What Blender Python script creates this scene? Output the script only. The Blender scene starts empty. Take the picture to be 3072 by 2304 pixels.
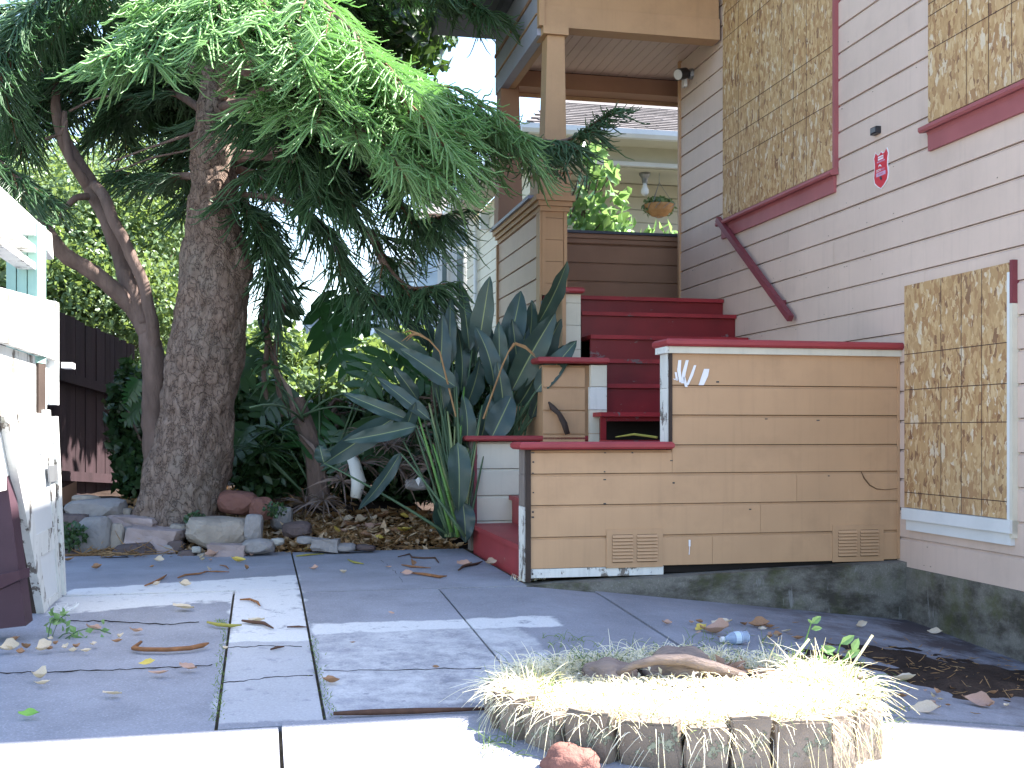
import bpy, bmesh, math, random
import numpy as np
from mathutils import Vector, noise

# ---------------------------------------------------------------- camera, sky, sun, exposure
SC = bpy.context.scene
COL = SC.collection
F = 3400.0; K = 3072/2212; H = .844
_n = math.hypot(750, 3400); W = (-750/_n, 3400/_n); U = (W[1], -W[0]); PC = (2.337, 6.845)
cam = bpy.data.cameras.new('camera'); co = bpy.data.objects.new('camera', cam); COL.objects.link(co)
co.location = (0, 0, H); co.rotation_euler = (math.radians(90), 0, 0)
cam.sensor_width = 36; cam.lens = F/3072*36; cam.shift_y = 143/3072; cam.clip_start = .05; cam.clip_end = 2000
SC.camera = co
SUN_EL = math.radians(50)
su = (U[0] + .07*W[0], U[1] + .07*W[1])           # horizontal direction towards the sun
SUN_AZ = math.atan2(su[0], su[1])                  # clockwise from +Y
wd = bpy.data.worlds.new('World'); SC.world = wd; wd.use_nodes = True
nt = wd.node_tree; nt.nodes.clear()
sky = nt.nodes.new('ShaderNodeTexSky'); sky.sky_type = 'NISHITA'; sky.sun_disc = False
sky.sun_elevation = SUN_EL; sky.sun_rotation = SUN_AZ; sky.dust_density = 1.0; sky.air_density = 1.2
bg = nt.nodes.new('ShaderNodeBackground'); bg.inputs[1].default_value = .09
wo = nt.nodes.new('ShaderNodeOutputWorld'); nt.links.new(sky.outputs[0], bg.inputs[0]); nt.links.new(bg.outputs[0], wo.inputs[0])
sl = bpy.data.lights.new('sun', 'SUN'); sl.energy = 5.0; sl.angle = math.radians(.5); sl.color = (1, .95, .86)
so = bpy.data.objects.new('sun', sl); COL.objects.link(so)
so.rotation_euler = Vector((-math.sin(SUN_AZ)*math.cos(SUN_EL), -math.cos(SUN_AZ)*math.cos(SUN_EL), -math.sin(SUN_EL))).to_track_quat('-Z', 'Y').to_euler()
SC.view_settings.view_transform = 'Standard'; SC.view_settings.look = 'None'
SC.view_settings.gamma = 1; SC.view_settings.use_curve_mapping = False
SC.view_settings.exposure = 2.6
SC.view_settings.use_white_balance = True; SC.view_settings.white_balance_temperature = 6300; SC.view_settings.white_balance_tint = 13
SC.cycles.max_bounces = 8; SC.cycles.transparent_max_bounces = 8

R = random.Random(7); NR = np.random.default_rng(7)

# ---------------------------------------------------------------- coordinates
def P(a, b, z):                     # house frame: a = metres left of the side wall, b = metres behind the stair front
    return Vector((PC[0] - a*U[0] + b*W[0], PC[1] - a*U[1] + b*W[1], z))
def AB(X, Y):
    dx, dy = X-PC[0], Y-PC[1]; return (-(dx*U[0]+dy*U[1]), dx*W[0]+dy*W[1])
def at(vx, vy, Y):
    return Vector(((vx*K-1536)/F*Y, Y, H-(vy*K-1295)/F*Y))
def onA(vx, vy, a):
    r = (vx*K-1536)/F; t = (-a+PC[0]*U[0]+PC[1]*U[1])/(r*U[0]+U[1])
    return AB(r*t, t)[1], H-(vy*K-1295)/F*t
def sm(x): x = max(0, min(1, x)); return x*x*(3-2*x)
def gz(a, b):
    z = 0.0
    if b < -.2: z -= .046*(-.2-b)
    if b < .3 and a < 2.33:
        z -= .285*max(0, min(1.1, (2.33-a)/2.37)) * (1 if b < .02 else 0)
    if b > 1.9 and a > 2.2: z += .22*sm((b-2.0)/1.7)*sm((a-2.2)/.3)
    return z
def onG(vx, vy):                    # where a line of sight meets the ground
    rx = (vx*K-1536)/F; rz = -(vy*K-1295)/F; t = 2.5
    while t < 14:
        X, Y, z = rx*t, t, H+rz*t; a, b = AB(X, Y)
        if z <= gz(a, b): break
        t += .01
    return Vector((X, Y, gz(a, b)))

# ---------------------------------------------------------------- mesh helpers
class MB:
    def __init__(s): s.v = []; s.f = []; s.mi = []; s.uv = None; s.smooth = False
    def add(s, vs, fs, mi=0):
        o = len(s.v); s.v += [tuple(v) for v in vs]; s.f += [tuple(i+o for i in f) for f in fs]; s.mi += [mi]*len(fs); return s
    def prism(s, A, B, mi=0):       # two rings of the same length
        n = len(A); fs = [tuple(range(n))[::-1], tuple(range(n, 2*n))]
        fs += [(i, (i+1) % n, n+(i+1) % n, n+i) for i in range(n)]
        return s.add(list(A)+list(B), fs, mi)
    def box(s, a0, a1, b0, b1, z0, z1, mi=0):
        A = [P(a0, b0, z0), P(a1, b0, z0), P(a1, b1, z0), P(a0, b1, z0)]
        return s.prism(A, [v+Vector((0, 0, z1-z0)) for v in A], mi)
    def wbox(s, c, d, rz=0, mi=0, tilt=0):
        from mathutils import Matrix
        m = Matrix.Rotation(rz, 3, 'Z') @ Matrix.Rotation(tilt, 3, 'Y')
        hx, hy, hz = d[0]/2, d[1]/2, d[2]/2
        A = [Vector(c)+m@Vector(q) for q in ((-hx, -hy, -hz), (hx, -hy, -hz), (hx, hy, -hz), (-hx, hy, -hz))]
        up = m@Vector((0, 0, d[2]))
        return s.prism(A, [v+up for v in A], mi)
    def tube(s, pts, rad, n=8, mi=0, cap=True):
        pts = [Vector(p) for p in pts]; k = len(pts); rad = rad if isinstance(rad, (list, tuple)) else [rad]*k
        o = len(s.v); ref = Vector((.31, .2, .93))
        for i, p in enumerate(pts):
            t = (pts[min(i+1, k-1)]-pts[max(i-1, 0)]).normalized(); x = t.cross(ref)
            if x.length < .05: x = t.cross(Vector((1, 0, 0)))
            x.normalize(); y = t.cross(x)
            for j in range(n):
                an = 2*math.pi*j/n; s.v.append(tuple(p+(x*math.cos(an)+y*math.sin(an))*rad[i]))
        fs = [(o+i*n+j, o+i*n+(j+1) % n, o+(i+1)*n+(j+1) % n, o+(i+1)*n+j) for i in range(k-1) for j in range(n)]
        if cap: fs += [tuple(o+j for j in range(n))[::-1], tuple(o+(k-1)*n+j for j in range(n))]
        s.f += fs; s.mi += [mi]*len(fs); return s
    def quad(s, q, mi=0): return s.add(q, [tuple(range(len(q)))], mi)
    def mesh(s, name, off, mats):
        me = bpy.data.meshes.new(name)
        me.from_pydata([(v[0]-off[0], v[1]-off[1], v[2]-off[2]) for v in s.v], [], s.f)
        for m in mats: me.materials.append(m)
        if len(mats) > 1: me.polygons.foreach_set('material_index', s.mi)
        if s.smooth: me.polygons.foreach_set('use_smooth', [True]*len(s.f))
        if s.uv:
            l = me.uv_layers.new(name='UVMap'); co_ = [s.v[lp.vertex_index] for lp in me.loops]
            l.data.foreach_set('uv', [c for v in co_ for c in s.uv(v)])
        me.update(); return me

def uvab(v): return AB(v[0], v[1])
def uvbz(v): return (AB(v[0], v[1])[1], v[2])
def uvaz(v): return (AB(v[0], v[1])[0], v[2])

def link(name, me, parent=None, loc=None):
    o = bpy.data.objects.new(name, me); COL.objects.link(o)
    if parent: o.parent = parent
    if loc is not None: o.location = loc
    return o
def wloc(o):
    v = Vector((0, 0, 0))
    while o: v += o.location; o = o.parent
    return v
def part(name, mb, mat, parent, label=None, kind=None, fix=True):
    mats = mat if isinstance(mat, (list, tuple)) else [mat]
    if fix: fixn(mb)
    o = link(name, mb.mesh(name, wloc(parent), mats), parent)
    if label: o['label'] = label
    if kind: o['kind'] = kind
    return o
def fixn(mb): pass
def tag(o, label, cat, group=None):
    o['label'] = label; o['category'] = cat
    if group: o['group'] = group
    return o
def thing(name, label, cat, loc, group=None):
    o = link(name, None, None, Vector(loc)); o.empty_display_size = .1; return tag(o, label, cat, group)
def solo(name, mb, mat, label, cat, loc=(0, 0, 0), group=None):
    mats = mat if isinstance(mat, (list, tuple)) else [mat]
    o = link(name, mb.mesh(name, Vector(loc), mats), None, Vector(loc)); return tag(o, label, cat, group)
def struct(name, mb, mat, kind='structure', parent=None):
    mats = mat if isinstance(mat, (list, tuple)) else [mat]
    off = wloc(parent) if parent else Vector((0, 0, 0))
    o = link(name, mb.mesh(name, off, mats), parent)
    if kind: o['kind'] = kind
    return o
def npmesh(name, V, Fc, mats, smooth=False, mi=None):
    me = bpy.data.meshes.new(name); k = Fc.shape[1]
    me.vertices.add(len(V)); me.vertices.foreach_set('co', np.ascontiguousarray(V, dtype=np.float32).ravel())
    me.loops.add(Fc.size); me.loops.foreach_set('vertex_index', Fc.astype(np.int32).ravel())
    me.polygons.add(len(Fc)); me.polygons.foreach_set('loop_start', np.arange(0, Fc.size, k, dtype=np.int32))
    if smooth: me.polygons.foreach_set('use_smooth', np.ones(len(Fc), dtype=bool))
    for m in mats: me.materials.append(m)
    if mi is not None: me.polygons.foreach_set('material_index', mi.astype(np.int32))
    me.update(calc_edges=True); return me
def tubes(C, rad, n=3):             # C (N,M,3) curves, rad (M,) radii -> verts, quads
    N, Mn, _ = C.shape
    T = np.empty_like(C); T[:, 1:-1] = C[:, 2:]-C[:, :-2]; T[:, 0] = C[:, 1]-C[:, 0]; T[:, -1] = C[:, -1]-C[:, -2]
    T /= np.linalg.norm(T, axis=2, keepdims=True)+1e-9
    X = np.cross(T, np.array([.31, .4, .86])); X /= np.linalg.norm(X, axis=2, keepdims=True)+1e-9; Y = np.cross(T, X)
    an = 2*np.pi*np.arange(n)/n; r = np.asarray(rad).reshape(1, Mn, 1, 1) if np.ndim(rad) == 1 else np.asarray(rad)[:, :, None, None]
    V = C[:, :, None]+r*(X[:, :, None]*np.cos(an)[None, None, :, None]+Y[:, :, None]*np.sin(an)[None, None, :, None])
    i = np.arange(N)[:, None, None]*Mn*n; m = np.arange(Mn-1)[None, :, None]*n; j = np.arange(n)[None, None, :]; jn = (j+1) % n
    Q = np.stack([i+m+j, i+m+jn, i+m+n+jn, i+m+n+j], axis=-1).reshape(-1, 4)
    return V.reshape(-1, 3), Q

# ---------------------------------------------------------------- materials
class N:
    def __init__(s, name):
        s.m = bpy.data.materials.new(name); s.m.use_nodes = True; s.t = s.m.node_tree; s.t.nodes.clear()
        s.out = s.n('ShaderNodeOutputMaterial'); s.b = s.n('ShaderNodeBsdfPrincipled'); s.l(s.b.outputs[0], s.out.inputs[0])
    def n(s, t, **k):
        x = s.t.nodes.new(t)
        for a, b in k.items(): setattr(x, a, b)
        return x
    def l(s, a, b): s.t.links.new(a, b)
    def coord(s, kind='Object', scale=(1, 1, 1), rot=(0, 0, 0)):
        c = s.n('ShaderNodeTexCoord'); m = s.n('ShaderNodeMapping'); m.inputs['Scale'].default_value = scale; m.inputs['Rotation'].default_value = rot
        s.l(c.outputs[kind], m.inputs[0]); return m.outputs[0]
    def noise(s, co, scale, detail=6, rough=.55, out=0, dist=0):
        x = s.n('ShaderNodeTexNoise'); x.inputs['Scale'].default_value = scale; x.inputs['Detail'].default_value = detail
        x.inputs['Roughness'].default_value = rough; x.inputs['Distortion'].default_value = dist; s.l(co, x.inputs['Vector']); return x.outputs[out]
    def math(s, op, a, b=0.0, c=None, clamp=False):
        x = s.n('ShaderNodeMath', operation=op); x.use_clamp = clamp
        for i, v in enumerate((a, b, c)):
            if v is None: continue
            if isinstance(v, (int, float)): x.inputs[i].default_value = v
            else: s.l(v, x.inputs[i])
        return x.outputs[0]
    def ramp(s, f, lo, hi):         # linear 0..1 between lo and hi
        x = s.n('ShaderNodeMapRange'); x.inputs[1].default_value = lo; x.inputs[2].default_value = hi; s.l(f, x.inputs[0]); return x.outputs[0]
    def mix(s, f, a, b):
        x = s.n('ShaderNodeMix', data_type='RGBA')
        if isinstance(f, (int, float)): x.inputs[0].default_value = f
        else: s.l(f, x.inputs[0])
        for i, v in ((6, a), (7, b)):
            if isinstance(v, tuple): x.inputs[i].default_value = (*v[:3], 1)
            else: s.l(v, x.inputs[i])
        return x.outputs[2]
    def bump(s, h, strength=.3, dist=.01):
        x = s.n('ShaderNodeBump'); x.inputs['Strength'].default_value = strength; x.inputs['Distance'].default_value = dist
        s.l(h, x.inputs['Height']); s.l(x.outputs[0], s.b.inputs['Normal'])
    def col(s, c):
        if isinstance(c, tuple): s.b.inputs[0].default_value = (*c[:3], 1)
        else: s.l(c, s.b.inputs[0])
    def scale(s, c, k): return tuple(min(1, x*k) for x in c)

def surf(name, col, rough=.6, spec=.3, var=.14, vs=5, bump=.15, bs=70, bd=.004, st=(1, 1, 1), rnd=.08, wear=None, wa=.62, ws=8, wst=(1, 1, 1), dirt=.25, drips=0, metal=0):
    s = N(name); co_ = s.coord('Object', st); n1 = s.noise(co_, vs, 8)
    c = s.mix(s.ramp(n1, .25, .75), s.scale(col, 1-var), s.scale(col, 1+var))
    oi = s.n('ShaderNodeObjectInfo'); c = s.mix(s.math('MULTIPLY', oi.outputs['Random'], rnd*2), c, s.scale(col, .6))
    if dirt:
        d = s.noise(s.coord(), 1.7, 10, .7); c = s.mix(s.math('MULTIPLY', s.ramp(d, .5, .8), dirt), c, s.scale(col, .35))
    if drips:
        d = s.noise(s.coord('Object', (9, 9, .55)), 3, 6, .6); c = s.mix(s.math('MULTIPLY', s.ramp(d, .52, .78), drips), c, s.scale(col, .45))
    if wear:
        w = s.noise(s.coord('Object', wst), ws, 12, .72); f = s.ramp(w, wa, wa+.015)
        wc = s.mix(s.noise(s.coord('Object', (1, 1, 1)), 40, 5), s.scale(wear, .7), s.scale(wear, 1.3))
        c = s.mix(f, c, wc)
    s.col(c); s.b.inputs['Roughness'].default_value = rough; s.b.inputs['Specular IOR Level'].default_value = spec; s.b.inputs['Metallic'].default_value = metal
    h = s.noise(s.coord('Object', st), bs, 6, .6)
    if wear: h = s.math('SUBTRACT', h, s.math('MULTIPLY', f, .8))
    s.bump(h, bump, bd); return s.m

def leafm(name, c1, c2, trans=.35, rough=.45, spec=.4, vs=3, tc=None):
    s = N(name); co_ = s.coord(); n1 = s.noise(co_, vs, 4)
    g = s.n('ShaderNodeNewGeometry'); c = s.mix(s.ramp(n1, .3, .7), c1, c2)
    c = s.mix(s.math('MULTIPLY', g.outputs['Random Per Island'], .5), c, s.scale(c2, 1.5))
    s.col(c); s.b.inputs['Roughness'].default_value = rough; s.b.inputs['Specular IOR Level'].default_value = spec
    if trans:
        t = s.n('ShaderNodeBsdfTranslucent'); m = s.n('ShaderNodeMixShader'); m.inputs[0].default_value = trans
        t.inputs[0].default_value = (*(tc or (c2[0]*1.6, c2[1]*1.5, c2[2]*.6)), 1)
        s.l(s.b.outputs[0], m.inputs[1]); s.l(t.outputs[0], m.inputs[2]); s.l(m.outputs[0], s.out.inputs[0])
    return s.m

M = {}
M['pink'] = surf('pink_siding_paint', (.60, .465, .385), .55, .3, .07, 2.2, .12, 55, .003, (1, 1, 1), .05, dirt=.22, drips=.16, wear=(.30, .26, .22), wa=.80, ws=14)
M['tan'] = surf('tan_siding_paint', (.49, .30, .165), .55, .3, .10, 2.0, .14, 50, .003, rnd=.07, wear=(.16, .12, .09), wa=.83, ws=15, dirt=.35, drips=.16)
M['tan_shade'] = surf('shaded_tan_trim_paint', (.34, .19, .12), .6, .25, .1, 3, .12, 50, .003)  # darker tan copy with porch shade put into its colour; serves brown trims too
M['cream'] = surf('cream_board_paint', (.62, .58, .47), .55, .3, .08, 3, .12, 50, .003, rnd=.07, wear=(.2, .16, .12), wa=.77, ws=12, dirt=.3, drips=.2)
M['peel'] = surf('peeling_white_paint', (.68, .68, .64), .65, .2, .08, 5, .5, 45, .006, wear=(.17, .15, .13), wa=.56, ws=9, wst=(1, 1, .45), dirt=.3, drips=.35)
M['grey_wood'] = surf('weathered_grey_wood', (.20, .17, .15), .8, .15, .3, 3, .5, 40, .005, (6, 6, .8), dirt=.4)
M['red'] = surf('red_porch_paint', (.18, .009, .013), .45, .4, .2, 4, .2, 45, .003, dirt=.55, wear=(.16, .10, .10), wa=.62, ws=6, rnd=.15, wst=(.6, .6, 1))
M['tread'] = surf('worn_highlit_red_tread_paint', (.27, .020, .026), .5, .35, .3, 4, .3, 45, .004, dirt=.5, wear=(.13, .09, .09), wa=.60, ws=7, rnd=.1)  # lighter than the risers: dust, wear and nosing highlights put into the colour
M['redcap'] = surf('faded_red_cap_paint', (.30, .040, .045), .5, .4, .2, 4, .25, 45, .003, dirt=.25, wear=(.30, .25, .25), wa=.64, ws=9, wst=(.5, .5, 1))
M['rail'] = surf('dark_red_rail_paint', (.20, .045, .055), .5, .35, .15, 5, .2, 60, .003, dirt=.3)
M['plum'] = surf('dark_plum_post_paint', (.06, .03, .04), .6, .3, .2, 4, .3, 45, .003, dirt=.4)
M['sillred'] = surf('dusty_red_sill_paint', (.33, .105, .11), .5, .3, .12, 5, .15, 50, .003, wear=(.6, .58, .55), wa=.80, ws=20, dirt=.15)
M['dark'] = surf('dark_gap', (.02, .017, .015), .9, .1)
M['dark_wood'] = surf('dark_corner_wood', (.055, .04, .033), .8, .15, .3, 6, .4, 50, .004)  # dark brown wood, the own colour of the corner trim
M['white'] = surf('white_trim_paint', (.66, .67, .66), .5, .3, .06, 3, .1, 60, .003, dirt=.2)
M['cream_far'] = surf('neighbour_cream_siding', (.52, .50, .40), .6, .25, .05, 2, .08, 60, .003, rnd=.04)
M['post_shade'] = surf('shaded_post_paint', (.26, .42, .37), .6, .3, .1, 3, .2, 50, .004, dirt=.2, drips=.25)  # post colour with the green shade of its unlit side put in
M['blue_trim'] = surf('pale_blue_trim', (.50, .60, .68), .6, .25, .05, 2, .05, 40, .003)
M['bluegrey'] = surf('blue_grey_siding', (.25, .31, .36), .6, .25, .06, 2, .05, 40, .003)
M['eave'] = surf('dark_blue_eave_paint', (.10, .11, .14), .6, .25, .15, 3, .1, 50, .003)
M['band'] = surf('grey_lavender_fascia_paint', (.33, .34, .42), .5, .35, .1, 3, .1, 50, .003, drips=.2)
M['roof'] = surf('pale_grey_roof_shingle', (.17, .155, .15), .9, .1, .3, 20, .4, 160, .004, rnd=.45)
M['metal'] = surf('grey_metal', (.25, .26, .27), .4, .5, .1, 8, .05, 90, .001, metal=.6)
M['black'] = surf('black_plastic', (.02, .02, .025), .35, .5, .1, 8, .05, 90, .001)
M['plastic'] = surf('white_plastic', (.7, .7, .68), .35, .5, .05, 8, .02, 90, .001)
M['fence'] = surf('dark_red_brown_fence_wood', (.034, .019, .022), .85, .2, .35, 2, .5, 30, .005, (5, 5, .7), rnd=.25, dirt=.4)
M['dirt'] = surf('dark_garden_soil', (.045, .032, .026), .95, .05, .5, 4, 1, 35, .03, dirt=.5)
M['gdirt'] = surf('joint_dirt', (.11, .09, .06), .95, .05, .4, 12, .8, 90, .01)
M['asphalt'] = surf('street_ground', (.16, .15, .13), .95, .05, .3, 3, .6, 60, .01)
M['basketc'] = surf('coir_basket', (.40, .22, .10), .9, .1, .2, 20, .6, 90, .01)
M['brick'] = surf('edging_brick', (.26, .21, .165), .85, .15, .4, 9, .8, 50, .010, wear=(.24, .25, .18), wa=.57, ws=11, rnd=.45, dirt=.5)
M['straw'] = leafm('dry_straw', (.66, .63, .55), (.82, .80, .73), .3, .6, .2)
M['grass'] = leafm('green_grass', (.10, .17, .04), (.17, .26, .06), .3, .5, .3)
M['stump'] = surf('grey_stump_wood', (.26, .20, .17), .85, .15, .3, 9, .9, 40, .01, (1, 4, 4))
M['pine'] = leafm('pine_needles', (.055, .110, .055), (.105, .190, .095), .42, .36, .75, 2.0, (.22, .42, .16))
M['pine_sunlit'] = leafm('sunlit_pine_needles', (.18, .31, .14), (.28, .43, .21), .52, .38, .6, 2.0, (.50, .74, .34))  # lighter needle copy on the front limbs, sunlight put into its colour
M['pinebrown'] = leafm('brown_pine_twigs', (.10, .06, .035), (.16, .09, .05), .1, .7, .2)
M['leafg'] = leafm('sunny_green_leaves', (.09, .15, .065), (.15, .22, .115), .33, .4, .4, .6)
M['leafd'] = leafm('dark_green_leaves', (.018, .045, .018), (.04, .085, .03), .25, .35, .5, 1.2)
M['philo'] = leafm('glossy_split_leaf', (.012, .042, .012), (.024, .080, .018), .15, .32, .5, 2)
M['shrub'] = leafm('bright_shrub_leaf', (.10, .20, .06), (.17, .30, .11), .35, .28, .7, 2, (.26, .42, .12))
M['litter'] = leafm('dry_leaf_litter', (.17, .085, .04), (.34, .21, .10), .1, .8, .15, 9)
M['lf_pale0'] = leafm('pale_leaf_litter', (.30, .20, .12), (.46, .34, .22), .1, .7, .2, 9)
M['deadfrond'] = leafm('dead_grey_fronds', (.12, .085, .07), (.22, .17, .15), .1, .75, .2, 4)

def paddle():
    s = N('bird_of_paradise_leaf'); g = s.n('ShaderNodeNewGeometry'); oi = s.n('ShaderNodeObjectInfo')
    n1 = s.noise(s.coord(), 5, 6); c = s.mix(s.ramp(n1, .3, .7), (.028, .052, .045), (.052, .090, .065))
    c = s.mix(s.math('MULTIPLY', oi.outputs['Random'], .6), c, (.045, .075, .085))
    c = s.mix(s.ramp(s.noise(s.coord(), 26, 4, .7), .68, .74), c, (.17, .13, .06))
    s.col(c); s.b.inputs['Roughness'].default_value = .38; s.b.inputs['Specular IOR Level'].default_value = .45
    tr = s.n('ShaderNodeBsdfTranslucent'); tr.inputs[0].default_value = (.07, .17, .05, 1); m = s.n('ShaderNodeMixShader'); m.inputs[0].default_value = .15
    s.l(s.b.outputs[0], m.inputs[1]); s.l(tr.outputs[0], m.inputs[2]); s.l(m.outputs[0], s.out.inputs[0])
    s.bump(s.noise(s.coord('Object', (1, 1, 1)), 60, 3), .15, .003); return s.m
M['paddle'] = paddle()
M['midrib'] = surf('pale_leaf_midrib', (.22, .27, .12), .5, .3, .1)
M['stalk'] = surf('green_leaf_stalk', (.07, .12, .06), .5, .3, .25, 6)
M['brightstalk'] = surf('bright_green_stalk', (.10, .22, .045), .45, .35, .15, 6)

def bark():
    s = N('rough_pine_bark'); co_ = s.coord('Object', (1, 1, .6)); v = s.n('ShaderNodeTexVoronoi'); v.feature = 'DISTANCE_TO_EDGE'; v.inputs['Scale'].default_value = 17
    d = s.n('ShaderNodeVectorMath', operation='ADD'); nz = s.noise(co_, 6, 5, .6, 1); sc = s.n('ShaderNodeVectorMath', operation='SCALE'); sc.inputs[3].default_value = .35
    s.l(nz, sc.inputs[0]); s.l(co_, d.inputs[0]); s.l(sc.outputs[0], d.inputs[1]); s.l(d.outputs[0], v.inputs['Vector'])
    n1 = s.noise(co_, 22, 9, .7); n2 = s.noise(co_, 3, 6)
    c = s.mix(s.ramp(n1, .3, .7), (.115, .078, .060), (.27, .20, .16)); c = s.mix(s.ramp(n2, .5, .8), c, (.22, .19, .16))
    c = s.mix(s.ramp(v.outputs[0], .04, .0), c, (.035, .024, .02)); s.col(c); s.b.inputs['Roughness'].default_value = .9; s.b.inputs['Specular IOR Level'].default_value = .15
    h = s.math('ADD', s.math('MINIMUM', v.outputs[0], .12), s.math('MULTIPLY', n1, .30)); s.bump(h, 1, .05); return s.m
M['bark'] = bark()
M['bark2'] = surf('smooth_grey_brown_bark', (.17, .12, .10), .85, .15, .35, 5, .8, 24, .012, (3, 3, .6), dirt=.5)

def osb():
    s = N('strand_board'); c0 = s.coord('UV')
    def lay(rot, sx, sy):
        mp = s.n('ShaderNodeMapping'); mp.inputs['Rotation'].default_value = (0, 0, rot); mp.inputs['Scale'].default_value = (sx, sy, 1)
        w = s.n('ShaderNodeVectorMath', operation='ADD'); nz = s.noise(c0, 14, 4, .6, 1); k = s.n('ShaderNodeVectorMath', operation='SCALE'); k.inputs[3].default_value = .055
        s.l(nz, k.inputs[0]); s.l(c0, w.inputs[0]); s.l(k.outputs[0], w.inputs[1]); s.l(w.outputs[0], mp.inputs[0])
        v = s.n('ShaderNodeTexVoronoi'); v.inputs['Scale'].default_value = 1; s.l(mp.outputs[0], v.inputs['Vector'])
        sp = s.n('ShaderNodeSeparateColor'); s.l(v.outputs['Color'], sp.inputs[0])
        st = s.noise(mp.outputs[0], 2.2, 5, .65); return sp.outputs[0], sp.outputs[1], st
    L = [lay(.4, 44, 19), lay(-.7, 36, 15), lay(1.45, 48, 20), lay(2.3, 64, 28), lay(-1.2, 28, 12)]
    def colr(l):
        x = s.n('ShaderNodeValToRGB'); r = x.color_ramp; r.interpolation = 'CONSTANT'
        pal = [(.0, (.20, .095, .05)), (.06, (.35, .19, .085)), (.25, (.47, .295, .135)), (.45, (.54, .355, .17)), (.65, (.42, .255, .115)), (.80, (.60, .43, .235)), (.93, (.66, .55, .40))]
        r.elements[0].position = 0; r.elements[0].color = (*pal[0][1], 1); r.elements[1].position = pal[1][0]; r.elements[1].color = (*pal[1][1], 1)
        for p_, c_ in pal[2:]:
            e = r.elements.new(p_); e.color = (*c_, 1)
        s.l(l[0], x.inputs[0]); return s.mix(s.math('MULTIPLY', s.ramp(l[2], .35, .75), .4), x.outputs[0], (.34, .22, .12))
    c = colr(L[0]); best = L[0][1]
    for l_ in L[1:]:
        c = s.mix(s.math('GREATER_THAN', l_[1], best), c, colr(l_)); best = s.math('MAXIMUM', l_[1], best)
    c = s.mix(s.math('MULTIPLY', s.ramp(s.noise(c0, 1.4, 3), .35, .7), .25), c, (.40, .29, .17))
    s.col(c); s.b.inputs['Roughness'].default_value = .75; s.b.inputs['Specular IOR Level'].default_value = .2
    s.bump(best, .35, .004); return s.m
M['osb'] = osb()
M['ink'] = surf('dark_ink_line', (.07, .045, .04), .8, .1)

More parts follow.
